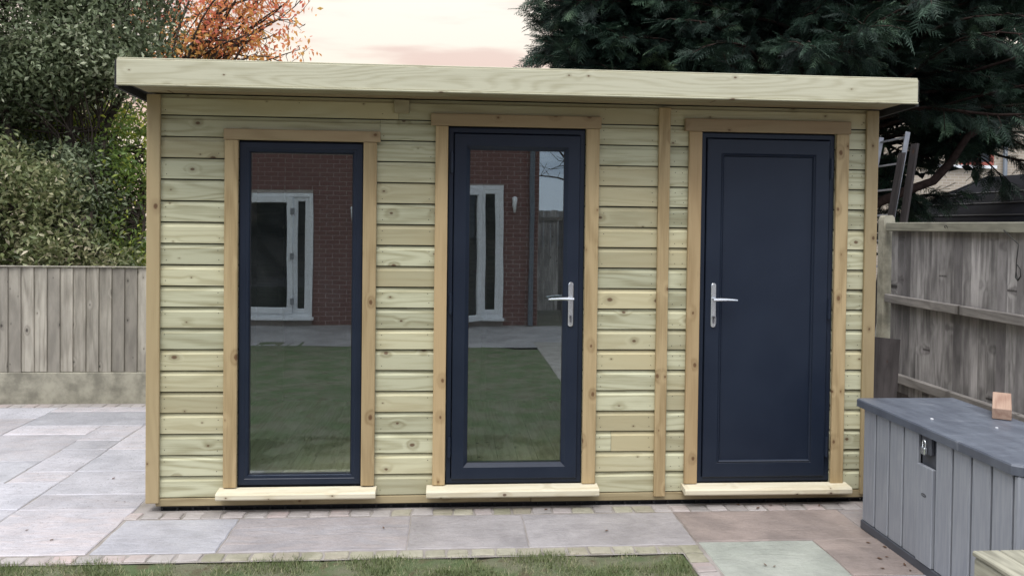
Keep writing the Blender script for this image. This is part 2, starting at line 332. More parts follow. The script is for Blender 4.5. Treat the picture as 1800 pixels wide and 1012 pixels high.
def ring(name, parent, mat, x0, x1, z0, z1, prof, **k):
    """mitred frame in the wall plane; prof = [(inset, y)...] closed loop"""
    V = []; n = len(prof)
    cx, cz = (x0 + x1) / 2, (z0 + z1) / 2
    for (sx, sz) in ((-1, -1), (1, -1), (1, 1), (-1, 1)):
        for (i, y) in prof: V.append((sx * ((x1 - x0) / 2 - i), y, sz * ((z1 - z0) / 2 - i)))
    F = []
    for c in range(4):
        d = (c + 1) % 4
        for j in range(n):
            q = (j + 1) % n; F.append((c * n + j, d * n + j, d * n + q, c * n + q))
    o = mesh(name, V, F, mat, parent, (cx, 0, cz), **k)
    b = bmesh.new(); b.from_mesh(o.data); bmesh.ops.recalc_face_normals(b, faces=b.faces[:]); b.to_mesh(o.data); b.free(); return o
def tube(name, parent, mat, pts, rad, seg=8, loc=(0, 0, 0), cap=True, flat=1., **k):
    P = [Vector(p) for p in pts]; V = []; F = []
    rs = rad if isinstance(rad, (list, tuple)) else [rad] * len(P)
    pu = None
    for i, p in enumerate(P):
        t = (P[min(i + 1, len(P) - 1)] - P[max(i - 1, 0)]).normalized()
        u = t.cross(Vector((0, 0, 1))) if pu is None else pu - t * pu.dot(t)
        if u.length < 1e-3: u = t.cross(Vector((1, 0, 0)))
        u.normalize(); pu = u; w_ = t.cross(u)
        for s in range(seg):
            a = 2 * math.pi * s / seg; V.append(tuple(p + u * math.cos(a) * rs[i] + w_ * math.sin(a) * rs[i] * flat))
    for i in range(len(P) - 1):
        for s in range(seg):
            q = (s + 1) % seg; F.append((i * seg + s, i * seg + q, (i + 1) * seg + q, (i + 1) * seg + s))
    if cap: F.append(tuple(range(seg))[::-1]); F.append(tuple((len(P) - 1) * seg + s for s in range(seg)))
    if name is None: return V, F
    return mesh(name, V, F, mat, parent, loc, smooth=True, **k)
def join(parts):
    V = []; F = []
    for v, f in parts:
        o = len(V); V += v; F += [tuple(i + o for i in q) for q in f]
    return V, F
def bx(X, Y, Z):
    V = [(x, y, z) for x in X for y in Y for z in Z]
    return V, [(0, 1, 3, 2), (4, 6, 7, 5), (0, 4, 5, 1), (2, 3, 7, 6), (0, 2, 6, 4), (1, 5, 7, 3)]

# ------------------------------------------------------------ ground
mesh('ground', [(-90, -60, -.06), (90, -60, -.06), (90, 120, -.06), (-90, 120, -.06)], [(0, 1, 2, 3)], 'ground', kind='structure')
LAWN_F = -.752
lv = []; lf = []
xs = np.concatenate((np.linspace(-8, -3, 6)[:-1], np.linspace(-3, 1.25, 60))); ys = np.concatenate((np.linspace(LAWN_F, -1.6, 22), np.linspace(-2, -7, 8)))
def lawn_z(x, y): return -.010 + .012 * noise.noise(Vector((x * 2.2, y * 2.2, 0))) + .008 * noise.noise(Vector((x * 9, y * 9, 3)))
for j, y in enumerate(ys):
    for x in xs:
        yy = y + (.028 * noise.noise(Vector((x * 4, 0, 9))) + .012 * noise.noise(Vector((x * 17, 0, 9))) if j == 0 else 0)
        if y < -4: yy = y * (1 - .10 * max(0, min(1, (x + .5) / 1.5)))
        lv.append((x, yy, lawn_z(x, yy)))
n_ = len(xs)
for j in range(len(ys) - 1):
    for i in range(n_ - 1): lf.append((j * n_ + i, j * n_ + i + 1, (j + 1) * n_ + i + 1, (j + 1) * n_ + i))
lawn = mesh('lawn', lv, lf, 'turf', kind='structure', smooth=True)

patio = mesh('patio', [(-9, -1, -.005), (-9, 3, -.005), (4.6, 3, -.005), (4.6, -7, -.005), (1.25, -7, -.005), (1.25, -.76, -.005), (-9, -.76, -.005),
                       (-9, -9, -.03), (4.6, -9, -.03)], [(6, 5, 2, 1), (5, 4, 3, 2)], 'mortar', kind='structure')
def slabmesh(dx, dy, mat, seed, th=.03, rough=1.):
    """riven slab: uneven edge, slightly domed"""
    r = random.Random(seed); b = []
    nx = max(2, int(dx / .09)); ny = max(2, int(dy / .09)); j = .0035 * rough
    for i in range(nx): b.append((-dx / 2 + dx * i / nx, -dy / 2))
    for i in range(ny): b.append((dx / 2, -dy / 2 + dy * i / ny))
    for i in range(nx): b.append((dx / 2 - dx * i / nx, dy / 2))
    for i in range(ny): b.append((-dx / 2, dy / 2 - dy * i / ny))
    b = [(x + r.uniform(-j, j), y + r.uniform(-j, j)) for x, y in b]
    n = len(b); k = .006
    V = [(x, y, -th) for x, y in b] + [(x, y, -.004 + r.uniform(-.001, .001)) for x, y in b]
    V += [(x * (1 - 2 * k / dx), y * (1 - 2 * k / dy), r.uniform(-.0008, .0008)) for x, y in b] + [(0, 0, .001)]
    F = [(i, (i + 1) % n, n + (i + 1) % n, n + i) for i in range(n)] + [(n + i, n + (i + 1) % n, 2 * n + (i + 1) % n, 2 * n + i) for i in range(n)]
    F += [(2 * n + i, 2 * n + (i + 1) % n, 3 * n) for i in range(n)]
    me = bpy.data.meshes.new('slab'); me.from_pydata(V, [], F); me.materials.append(M[mat]); return me
_sl = [0]
def slab(x0, x1, y0, y1, mat='slab', name='paving_slab', gap=.0065, label=None, rough=1., tilt=.0015):
    _sl[0] += 1; s = _sl[0]; r = random.Random(s * 7)
    o = link(name, slabmesh(x1 - x0 - gap, y1 - y0 - gap, mat, s, rough=rough), None, patio, ((x0 + x1) / 2, (y0 + y1) / 2, r.uniform(-.001, .003)), label=label)
    o.rotation_euler = (r.uniform(-tilt, tilt), r.uniform(-tilt, tilt), 0); return o
# strip in front of the building
for x0, x1, m in ((-1.83, -1.19, 'slabm'), (-1.19, -.205, 'slab'), (-.205, .447, 'slabd'), (.447, 1.362, 'slabd')): slab(x0, x1, -.645, -.148, m)
slab(1.362, 2.385, -.615, -.142, 'slabp', label='buff pink sandstone slab before the solid door')
slab(2.385, 3.3, -.615, -.142, 'slabd')
slab(1.375, 2.02, -1.085, -.615, 'slabg', label='pale green sandstone slab beside the lawn corner')
slab(2.02, 2.9, -1.085, -.615, 'slabp'); slab(1.375, 1.9, -1.7, -1.085, 'slabd'); slab(1.9, 2.9, -1.7, -1.085, 'slab'); slab(2.9, 3.7, -1.7, -.615, 'slabd')
# left patio: paler slabs, sky glare partly put into their colour
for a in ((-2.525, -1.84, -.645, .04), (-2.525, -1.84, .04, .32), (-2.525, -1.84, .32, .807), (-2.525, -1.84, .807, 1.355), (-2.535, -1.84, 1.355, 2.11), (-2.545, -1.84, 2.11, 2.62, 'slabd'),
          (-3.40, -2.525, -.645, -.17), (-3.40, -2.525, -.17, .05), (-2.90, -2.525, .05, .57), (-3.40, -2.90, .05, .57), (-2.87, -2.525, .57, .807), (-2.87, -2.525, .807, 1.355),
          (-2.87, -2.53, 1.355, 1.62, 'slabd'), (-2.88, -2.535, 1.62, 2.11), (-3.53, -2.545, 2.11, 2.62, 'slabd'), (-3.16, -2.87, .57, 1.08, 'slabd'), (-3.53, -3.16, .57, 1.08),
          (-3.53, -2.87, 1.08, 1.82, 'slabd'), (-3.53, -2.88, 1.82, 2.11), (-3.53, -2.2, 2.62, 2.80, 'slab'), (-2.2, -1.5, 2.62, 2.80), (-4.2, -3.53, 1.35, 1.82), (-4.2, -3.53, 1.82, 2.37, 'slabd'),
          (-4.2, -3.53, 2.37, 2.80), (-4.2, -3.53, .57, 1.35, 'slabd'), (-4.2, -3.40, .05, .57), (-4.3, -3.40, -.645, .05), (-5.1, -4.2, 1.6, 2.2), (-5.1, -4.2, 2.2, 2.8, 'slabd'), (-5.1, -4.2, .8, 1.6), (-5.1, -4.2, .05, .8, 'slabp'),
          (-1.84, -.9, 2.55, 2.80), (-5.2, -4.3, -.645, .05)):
    slab(*a[:4], {'slabd': 'slabm', 'slabp': 'slabm'}.get(a[4]) if len(a) > 4 and a[4] != 'slab' else 'slabglare')
# setts
r_ = random.Random(3)
x = -1.88
while x < 2.62:
    wdt = .119 + r_.uniform(-.008, .008); slab(x, x + wdt, -.138 + r_.uniform(-.003, .003), -.030, 'settm' if x > -.4 and x < 1.3 and r_.random() < .75 else 'sett', 'paving_sett', .011, rough=1.8, tilt=.015); x += wdt
x = -4.6
while x < 1.21:
    wdt = .124 + r_.uniform(-.012, .012); slab(x, x + wdt, -.752 + r_.uniform(-.006, .006), -.655, 'settm' if x > -1.3 else 'sett', 'paving_sett', .013, rough=1.8, tilt=.02); x += wdt
y = -.655
while y > -3.:
    d = .115 + r_.uniform(-.008, .008); slab(1.25, 1.362, y - d, y, 'settm' if y > -.8 else 'sett', 'paving_sett', .011, rough=1.8, tilt=.012); y -= d
x = -5.2
while x < -.9:
    wdt = .119 + r_.uniform(-.006, .006); slab(x, x + wdt, 2.81, 2.935, 'sett', 'paving_sett', .011, rough=1.4, tilt=.01); x += wdt

# ------------------------------------------------------------ garden room
room = thing('garden_room', 'timber clad garden room with flat roof, tall window and two dark grey doors', 'garden room', (.45, 0, 0))
Z0, ZP = .075, .1257
def cladmesh(dx, dz, key=None):
    k = ('clad', round(dx, 3), round(dz, 3))
    if k in _cache: return _cache[k]
    # profile (y, z): flat face with a hollow at the top edge and a small lip gap
    pf = [(.018, 0), (.0015, 0), (0, .0015), (0, dz - .024), (.004, dz - .0205), (.009, dz - .015), (.012, dz - .007), (.0125, dz), (.018, dz)]
    n = len(pf); V = [(s * dx / 2, y, z - dz / 2) for s in (-1, 1) for y, z in pf]
    F = [(i, (i + 1) % n, n + (i + 1) % n, n + i) for i in range(n)] + [tuple(range(n))[::-1], tuple(range(n, 2 * n))]
    me = bpy.data.meshes.new('cladding'); me.from_pydata(V, [], F); me.materials.append(M['clad']); b = bmesh.new(); b.from_mesh(me); bmesh.ops.recalc_face_normals(b, faces=b.faces[:]); b.to_mesh(me); b.free()
    _cache[k] = me; return me
rc = random.Random(11)
def clad(x0, x1, r):
    z0 = Z0 + r * ZP + .0034; dz = ZP - .0068
    o = link('cladding_board', cladmesh(x1 - x0, dz), None, room, ((x0 + x1) / 2, rc.uniform(0, .0015), z0 + dz / 2 + rc.uniform(-.0006, .0006)))
    o.rotation_euler = (0, rc.uniform(-.0006, .0006), 0)
for r in range(19):
    if r == 18: segs = [(-1.735, -.31), (-.308, 1.31), (1.312, 2.64)]
    elif r == 17: segs = [(-1.735, -.42), (-.418, -.012), (.827, 1.31), (1.312, 1.545), (2.402, 2.64)]
    elif r == 2: segs = [(-1.735, -1.246), (-.512, -.012), (.827, 1.008), (1.0105, 1.31), (1.312, 1.545), (2.402, 2.64)]
    else: segs = [(-1.735, -1.246), (-.512, -.012), (.827, 1.31), (1.312, 1.545), (2.402, 2.64)]
    for a, b in segs: clad(a, b, r)
nv = []
for r in range(19):
    for xn in ((-1.665, -1.36, -.40, -.12, .94, 1.245, 1.385, 1.435, 2.515, 2.575) if r < 17 else (-1.665, -.9, -.40, .4, .94, 1.245, 1.385, 2.575)):
        for dz in (.03, .088):
            if rc.random() < .6:
                x_ = xn + rc.uniform(-.006, .006); z_ = Z0 + r * ZP + dz + rc.uniform(-.004, .004); nv.append(([(x_ + .0028 * math.cos(a), -.0006, z_ + .0028 * math.sin(a)) for a in np.arange(6) * math.pi / 3], [(0, 1, 2, 3, 4, 5)]))
mesh('nail_heads', *join(nv), 'gasket', room, kind='stuff').location = (-.45, 0, 0)
# dark breather membrane behind the boards (front wall built round the openings), other walls
V, F = join([bx((-1.72, -1.243), (.021, .065), (.06, 2.45)), bx((-.515, -.01), (.021, .065), (.06, 2.45)), bx((.825, 1.547), (.021, .065), (.06, 2.45)), bx((2.4, 2.63), (.021, .065), (.06, 2.45)),
             bx((-1.243, -.515), (.021, .065), (2.192, 2.45)), bx((-.01, .825), (.021, .065), (2.30, 2.45)), bx((1.547, 2.4), (.021, .065), (2.30, 2.45)),
             bx((-1.243, -.515), (.021, .065), (.06, .143)), bx((-.01, .825), (.021, .065), (.06, .143)), bx((1.547, 2.4), (.021, .065), (.06, .143))])
mesh('front_wall', V, F, 'gasket', room)
for i in range(19):
    z0 = Z0 + i * ZP
    box('side_board', room, 'clad', (-1.752, -1.737), (.02, 2.5), (z0 + .0015, z0 + ZP - .0015), 0)
    box('side_board', room, 'clad', (2.642, 2.657), (.02, 2.5), (z0 + .0015, z0 + ZP - .0015), 0)
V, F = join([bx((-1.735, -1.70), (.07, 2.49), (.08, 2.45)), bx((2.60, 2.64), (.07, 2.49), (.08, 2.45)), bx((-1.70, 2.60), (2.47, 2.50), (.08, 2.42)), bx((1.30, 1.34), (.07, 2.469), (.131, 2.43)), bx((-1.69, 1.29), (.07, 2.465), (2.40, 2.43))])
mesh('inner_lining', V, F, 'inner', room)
for k in range(22):
    x0 = -1.70 + k * .1365; box('floor_board', room, 'floor', (x0 + .001, x0 + .1355), (.07, 2.468), (.10, .125), .0015)
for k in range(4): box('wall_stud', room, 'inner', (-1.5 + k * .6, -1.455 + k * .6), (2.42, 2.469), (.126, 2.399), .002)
# base rail and ground grid
box('base_rail', room, 'trimx', (-1.715, .515), (-.006, .018), (.028, .0725), .002); box('base_rail', room, 'trimx', (.518, 2.64), (-.004, .018), (.026, .0725), .002)
V, F = join([bx((-1.69, 2.62), (.03, 2.4), (-.01, .026))] + [bx((-1.69 + i * .09, -1.69 + i * .09 + .012), (.012, .031), (-.01, .026)) for i in range(49)] + [bx((-1.69, 2.62), (.010, .030), (.016, .0255)), bx((-1.69, 2.62), (.008, .030), (-.01, -.003))])
mesh('plastic_grid', V, F, 'black', room)
# uprights
box('corner_trim', room, 'post', (-1.768, -1.692), (-.022, -.001), (.050, 2.455), .003); box('corner_trim', room, 'post', (2.596, 2.673), (-.022, -.001), (.050, 2.455), .003)
box('corner_trim', room, 'post', (-1.774, -1.7525), (-.0005, .075), (.050, 2.44), .003); box('corner_trim', room, 'post', (2.6575, 2.678), (-.0005, .075), (.050, 2.44), .003)
box('cover_strip', room, 'trim', (1.277, 1.347), (-.024, -.001), (.052, 2.445), .003, label='vertical cover strip between the glazed and the solid door')
for a, b, z0, z1 in ((-1.322, -1.2445, .138, 2.197), (-.5135, -.434, .141, 2.197), (-.086, -.0105, .138, 2.305), (.8275, .909, .138, 2.305), (1.466, 1.546, .130, 2.303), (2.4015, 2.482, .118, 2.303)):
    box('door_trim' if a > -.3 else 'window_trim', room, 'trim', (a, b), (-.026, -.001), (z0, z1), .0035)
box('lintel_trim', room, 'trimx', (-1.327, -.414), (-.028, -.001), (2.1985, 2.262), .003)
box('lintel_trim', room, 'trimx', (-.115, .918), (-.028, -.001), (2.3065, 2.378), .003)
box('lintel_trim', room, 'trimx', (1.438, 2.491), (-.028, -.001), (2.3045, 2.382), .003)
box('bracket_block', room, 'soffit', (-.335, -.245), (-.022, -.001), (2.375, 2.455), .003)
def sill(x0, x1, z0, z1, dz=0):
    pf = [(-.002, z0 + .012), (-.06, z0 + .006), (-.064, z0), (-.095, z0), (-.101, z0 + .008), (-.101, z1 - .018), (-.092, z1 - .008), (-.002, z1)]
    n = len(pf); V = [(s * (x1 - x0) / 2, y, z) for s in (-1, 1) for y, z in pf]
    F = [(i, (i + 1) % n, n + (i + 1) % n, n + i) for i in range(n)] + [tuple(range(n))[::-1], tuple(range(n, 2 * n))]
    o = mesh('sill', V, F, 'sill', room, ((x0 + x1) / 2, 0, 0)); o.rotation_euler = (0, dz, 0); b = bmesh.new(); b.from_mesh(o.data); bmesh.ops.recalc_face_normals(b, faces=b.faces[:]); b.to_mesh(o.data); b.free(); return o
sill(-1.345, -.42, .086, .134); sill(-.12, .922, .084, .136); sill(1.452, 2.505, .078, .126, .003)

# window: deep frame, bead, pane
wf = ring('window', room, 'grey', -1.241, -.517, .145, 2.190, [(0, .055), (0, .002), (.004, -.002), (.036, -.002), (.040, .002), (.055, .004), (.062, .016), (.062, .055)], label='tall fixed dark grey window')
box('glass', wf, 'glass', (-1.181, -.577), (.020, .024), (.205, 2.130), 0)
ring('gasket', wf, 'gasket', -1.1795, -.5785, .2065, 2.1285, [(0, .0195), (0, .014), (.003, .014), (.003, .0195)])
def handle(door, cx, z0, z1, side, py):
    V = []; F = []; h = (z1 - z0) / 2; wv = .0155; seg = 8
    out = [(wv * math.cos(a), h - wv + wv * math.sin(a)) for a in np.linspace(0, math.pi, seg)] + [(-wv * math.cos(a), -(h - wv) - wv * math.sin(a)) for a in np.linspace(0, math.pi, seg)]
    n = len(out)
    for yy, s in ((0, 1), (-.007, 1), (-.010, .82)): V += [(x * s, yy, z * (1 - (1 - s) * wv / h)) for x, z in out]
    for k in range(2): F += [(k * n + i, k * n + (i + 1) % n, (k + 1) * n + (i + 1) % n, (k + 1) * n + i) for i in range(n)]
    F.append(tuple(range(2 * n, 3 * n)))
    zl = z0 + (z1 - z0) * .635 - (z0 + z1) / 2
    t1 = tube(None, None, None, [(0, -.009, zl), (0, -.040, zl), ], [.011, .010], 10)
    t2 = tube(None, None, None, [(-side * .012, -.044, zl), (side * .02, -.048, zl + .001), (side * .07, -.050, zl + .001), (side * .115, -.047, zl - .001), (side * .137, -.042, zl - .003), (side * .143, -.038, zl - .004)], [.009, .011, .0095, .008, .0065, .003], 10)
    V, F = join([(V, F), t1, t2])
    o = mesh('handle', V, F, 'chrome', door, (cx, py, (z0 + z1) / 2)); b = bmesh.new(); b.from_mesh(o.data); bmesh.ops.recalc_face_normals(b, faces=b.faces[:]); b.to_mesh(o.data); b.free()
    zc = z0 + .052
    mesh('lock_cylinder', *join([tube(None, None, None, [(0, 0, .012), (0, -.008, .012)], .0085, 12), bx((-.0045, .0045), (-.008, 0), (-.026, .008)), bx((-.0012, .0012), (-.013, -.008), (-.002, .02))]), 'key', door, (cx, py - .0095, zc))
    mesh('key', *join([bx((-.0015, .0015), (-.03, -.001), (-.004, .004)), bx((-.001, .001), (-.034, -.028), (-.036, .006))]), 'alu', door, (cx + .002, py - .018, zc + .012))
def hinge(door, x, z, py):
    V, F = join([bx((-.011, .011), (-.012, 0), (-.055, .055)), tube(None, None, None, [(0, -.013, -.062), (0, -.013, .062)], .0085, 8), tube(None, None, None, [(0, -.013, -.004), (0, -.013, .004)], .0098, 8)])
    mesh('hinge', V, F, 'grey', door, (x, py, z))
# glazed door
d2 = ring('glazed_door', room, 'grey', -.007, .8235, .142, 2.298, [(0, .06), (0, .003), (.003, 0), (.028, 0), (.031, .004), (.034, .03), (.034, .06)], label='glazed dark grey door beside the window')
ring('door_leaf', d2, 'grey', .0275, .7935, .170, 2.262, [(0, .055), (0, -.010), (.004, -.014), (.072, -.014), (.076, -.010), (.0945, .010), (.0945, .055)])
box('glass', d2, 'glass', (.120, .701), (.016, .020), (.262, 2.170), 0)
ring('gasket', d2, 'gasket', .1215, .6995, .2635, 2.1685, [(0, .0155), (0, .010), (.003, .010), (.003, .0155)])
handle(d2, .7445, 1.100, 1.372, -1, -.0145)
for z in (2.09, 1.235, .365): hinge(d2, .013, z, -.001)
# solid door
d3 = ring('solid_door', room, 'grey', 1.549, 2.3985, .134, 2.298, [(0, .06), (0, .003), (.003, 0), (.028, 0), (.031, .004), (.034, .03), (.034, .06)], label='solid panelled dark grey door beside the storage box')
ring('door_leaf', d3, 'grey', 1.5835, 2.364, .165, 2.262, [(0, .055), (0, -.010), (.004, -.014), (.088, -.014), (.092, -.011), (.098, -.017), (.104, -.011), (.108, -.002), (.108, .055)])
box('door_panel', d3, 'grey', (1.6905, 2.257), (-.003, .03), (.272, 2.155), .002)
handle(d3, 1.634, 1.098, 1.372, 1, -.0145)
for z in (2.09, 1.215, .35): hinge(d3, 2.373, z, -.006)
# roof
box('fascia_board', room, 'fascia', (-1.812, 2.729), (-.351, -.331), (2.461, 2.592), .0025)
box('fascia_lip', room, 'fascia', (-1.812, 2.729), (-.358, -.331), (2.451, 2.4595), .002)
box('roof_edge_trim', room, 'fascia', (-1.810, 2.727), (-.347, -.31), (2.5925, 2.602), .002)
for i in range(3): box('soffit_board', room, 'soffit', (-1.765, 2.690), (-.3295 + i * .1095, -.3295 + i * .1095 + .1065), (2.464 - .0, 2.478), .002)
V = [(-1.808, -.330, 2.48), (2.725, -.330, 2.48), (2.725, 2.62, 2.40), (-1.808, 2.62, 2.40), (-1.808, -.330, 2.590), (2.725, -.330, 2.590), (2.725, 2.62, 2.51), (-1.808, 2.62, 2.51)]
mesh('roof', V, [(0, 3, 2, 1), (4, 5, 6, 7), (1, 2, 6, 5), (0, 4, 7, 3), (2, 3, 7, 6), (0, 1, 5, 4)], 'felt', room)
for xx in (-1.83, 2.727): mesh('side_fascia', [(p[0] + xx, p[1], p[2]) for p in ((0, -.33, 2.44), (.02, -.33, 2.44), (.02, 2.64, 2.36), (0, 2.64, 2.36), (0, -.33, 2.592), (.02, -.33, 2.592), (.02, 2.64, 2.512), (0, 2.64, 2.512))], [(0, 3, 2, 1), (4, 5, 6, 7), (1, 2, 6, 5), (0, 4, 7, 3), (2, 3, 7, 6), (0, 1, 5, 4)], 'felt', room)

# ------------------------------------------------------------ fences
fl = thing('closeboard_fence', 'weathered closeboard fence on concrete gravel boards behind the left patio', 'fence', (-3.5, 3.0, 0))
rf = random.Random(5)
x = -6.3
while x < -.9:
    o = box('fence_board', fl, 'fenceL', (x, x + .124), (2.985, 2.995), (.292 + rf.uniform(-.003, .003), 1.268 + rf.uniform(-.004, .004)), .002)
    o.rotation_euler = (0, rf.uniform(-.005, .005), -.115); x += .1165
box('capping', fl, 'fenceL', (-6.3, -.9), (2.965, 3.015), (1.272, 1.282), .002)
for xx in (-6.32, -4.47, -2.62): box('gravel_board', fl, 'concrete', (xx, xx + 1.84), (2.975, 3.02), (-.02, .288), .006)
box('fence_rail', fl, 'rail', (-6.3, -.9), (3.004, 3.04), (.45, .52), .002); box('fence_rail', fl, 'rail', (-6.3, -.9), (3.004, 3.04), (1.1, 1.17), .002)

fr_ = thing('boundary_fence', 'dark grey boarded fence with three rails beyond the storage box', 'fence', (4.2, .8, 0))
y = 2.52; rf = random.Random(9)
while y > -2.2:
    o = box('fence_board', fr_, 'fenceR', (4.19, 4.203), (y - .1010, y), (.19 + rf.uniform(-.02, .02), 1.775 + rf.uniform(-.004, .004)), .002)
    o.rotation_euler = (rf.uniform(-.004, .004), 0, .09); y -= .1085
for z0, z1, m in ((1.70, 1.781, 'railg'), (1.028, 1.105, 'rail'), (.305, .385, 'rail')):
    box('fence_rail', fr_, m, (4.125, 4.18), (-2.2, 2.53), (z0, z1), .006)
box('gravel_board', fr_, 'darkboard', (4.20, 4.225), (-2.2, 2.53), (-.02, .25), .003)
V, F = join([bx((-.055, .055), (-.05, .05), (0, 1.80))]); ps = [(-.055, 1.80), (-.05, 1.83), (-.03, 1.85), (.03, 1.85), (.05, 1.83), (.055, 1.80)]
V2 = [(a, yy, z) for yy in (-.05, .05) for a, z in ps]; F2 = [(i, i + 1, 6 + i + 1, 6 + i) for i in range(5)] + [(0, 1, 2, 3, 4, 5), (6, 7, 8, 9, 10, 11)]
mesh('fence_post', *join([(V, F), (V2, F2)]), 'concrete', fr_, (4.175, 2.60, 0))
mesh('fence_post', *join([(V, F), (V2, F2)]), 'concrete', fr_, (4.175, .76 - .0 - 3.0, 0))
for yy in (1.55, .35): mesh('knot_hole', *tube(None, None, None, [(0, 0, 0), (-.012, .004, .02), (-.02, .01, .012), (-.012, .012, -.004)], .0035, 6), 'cord', fr_, (4.123, yy, 1.735))
# closing fence between the back corner posts
fb = thing('rear_fence', 'shadowed boarded fence behind the garden room at the back corner', 'fence', (2.9, 3.0, 0))
x = 2.2; 
while x < 4.1:
    box('fence_board', fb, 'fenceR', (x, x + .115), (2.985, 2.997), (.05, 1.72 + rf.uniform(-.004, .004)), .002).rotation_euler = (0, 0, -.08); x += .11
box('fence_rail', fb, 'railg', (2.2, 4.12), (3.0, 3.04), (1.6, 1.68), .003)

# ------------------------------------------------------------ storage box
sb = thing('storage_box', 'grey plastic storage box with panelled front and dark lid by the fence', 'storage box', (2.66, -1.08, 0))
FX, YA, YB = 2.385, -.45, -1.71
pw = (YA - YB) / 9
for i in range(9):
    y1 = YA - i * pw
    if i == 4:
        box('panel', sb, 'resin', (FX - .010, FX + .012), (y1 - pw + .003, y1 - .003), (.05, .540), .003)
        ov = mesh('badge', *join([tube(None, None, None, [(0, 0, 0), (-.0012, 0, 0)], .022, 14, flat=.4)]), 'resind', sb, (FX - .0102, y1 - pw / 2 + .002, .395))
        mesh('badge_mark', *join([bx((-.0006, 0), (-.014 + .006 * q, -.0105 + .006 * q), (-.003, .003)) for q in range(5)]), 'alu', sb, (FX - .0117, y1 - pw / 2 + .002, .395))
        box('latch_recess', sb, 'resind', (FX + .018, FX + .03), (y1 - pw + .003, y1 - .003), (.535, .690), .002)
        box('latch_plate', sb, 'resind', (FX - .004, FX + .0175), (y1 - pw + .028, y1 - .028), (.60, .692), .004)
        ylatch = y1 - pw / 2
    else: box('panel', sb, 'resin', (FX, FX + .02), (y1 - pw + .0075, y1 - .0075), (.05, .692), .004)
V, F = join([bx((FX + .034, 2.93), (YB + .03, YA - .005), (.05, .68))])
mesh('shell', V, F, 'gasket', sb)
box('plinth', sb, 'resind', (FX - .006, 2.93), (YB - .012, YA + .003), (0, .049), .004)
for yy0, yy1 in ((YB - .035, YB - .001),): box('corner_column', sb, 'resin', (FX + .001, FX + .045), (yy0, yy1), (.05, .692), .008)
for k in range(4): box('panel', sb, 'resin', (FX + .048 + k * .125, FX + .17 + k * .125), (YB - .012, YB + .012), (.05, .692), .004)
lidx0, lidx1, ly0, ly1, c_ = 2.366, 2.955, -1.752, -.395, .03
pl = [(lidx0 + c_, ly0), (lidx1, ly0), (lidx1, ly1), (lidx0 + .01, ly1), (lidx0, ly1 - .01), (lidx0, ly0 + c_)]
V = [(x, y, z) for z, s in ((.693, 0), (.730, 0)) for x, y in pl]
cx_, cy_ = (lidx0 + lidx1) / 2, (ly0 + ly1) / 2
V += [(cx_ + (x - cx_) * .985, cy_ + (y - cy_) * .992, .737) for x, y in pl]; n = 6
F = [(0, 5, 4, 3, 2, 1)] + [(k * n + i, k * n + (i + 1) % n, (k + 1) * n + (i + 1) % n, (k + 1) * n + i) for k in (0, 1) for i in range(n)] + [tuple(range(12, 18))]
lid = mesh('lid', V, F, 'lid', sb)
pad = thing('padlock', 'small silver padlock hanging on the storage box latch', 'padlock', (FX - .014, ylatch, .60))
box('body', pad, 'chrome', (FX - .024, FX - .006), (ylatch - .018, ylatch + .018), (.600, .636), .004)
tube('shackle', pad, 'chrome', [(0, -.012, 0), (0, -.013, .022), (0, -.008, .034), (0, 0, .038), (0, .008, .034), (0, .013, .022), (0, .012, 0)], .0035, 8, loc=(FX - .015, ylatch, .634))
ofc = thing('timber_offcut', 'reddish timber offcut lying on the storage box lid near the fence', 'offcut', (2.865, -.95, .738))
box('block', ofc, 'offcut', (2.865 - .044, 2.865 + .044), (-.95, -.62), (.739, .797), .003)
ofc.rotation_euler = (R(5), 0, R(-35))
for k, (x_, y_, s_) in enumerate(((2.50, -.93, .006), (2.72, -1.12, .005))):
    tag(mesh('pale_chip', *bx((-s_, s_), (-s_, s_), (0, s_)), 'white', None, (x_, y_, .7375)), ('pale chip near the front edge of the storage box lid', 'tiny pale chip near the middle of the storage box lid')[k], 'chip')

# sleeper planter, near right
pt = thing('timber_planter', 'weathered grey green timber planter in front of the storage box', 'planter', (2.6, -2.5, 0))
PX, PY0 = 2.066, -1.935
for k in range(3): box('sleeper', pt, 'sleeper', (PX, PX + .055), (-3.2, PY0), (.002 + k * .146, .144 + k * .146), .006)
for k in range(3): box('sleeper', pt, 'sleeper', (PX + .057, 3.4), (PY0 - .055, PY0), (.002 + k * .146, .144 + k * .146), .006)
for k in range(2): box('top_board', pt, 'sleeper', (PX - .006 + k * .112, PX + .104 + k * .112), (-3.2, PY0 + .004), (.441, .4625), .005)
box('top_board', pt, 'sleeper', (PX + .222, 3.4), (PY0 - .10, PY0 + .004), (.441, .4625), .005)
box('soil', pt, 'soil', (PX + .222, 3.4), (-3.2, PY0 - .105), (.30, .40), 0)

# leaning board, ladder, planks, cord
lb = mesh('leaning_board', *bx((-.17, .17), (-.014, .014), (0, .94)), 'darkboard', None, (3.02, .70, 0)); lb.rotation_euler = (R(-6), R(5), R(-8))
tag(lb, 'dark board leaning beside the right corner of the garden room', 'board')
tube_pts = [(4.12, .685, 1.72), (4.115, .515, 1.62), (4.118, .535, 1.50), (4.112, .53, 1.42), (4.11, .525, 1.38)]
cd = tube('hanging_cord', None, 'cord', [(p[0] - 4.12, p[1] - .52, p[2] - 1.72) for p in tube_pts + [(4.105, .50, 1.36), (4.105, .47, 1.39), (4.108, .48, 1.44), (4.11, .515, 1.47)]], [.004, .004, .004, .004, .009, .006, .004, .004, .004], 8, loc=(4.12, .685, 1.72))
tag(cd, 'black cord with a loop hanging on the boundary fence', 'cord')
lad = thing('ladder', 'aluminium ladder leaning behind the fence corner', 'ladder', (4.52, 3.25, 0))
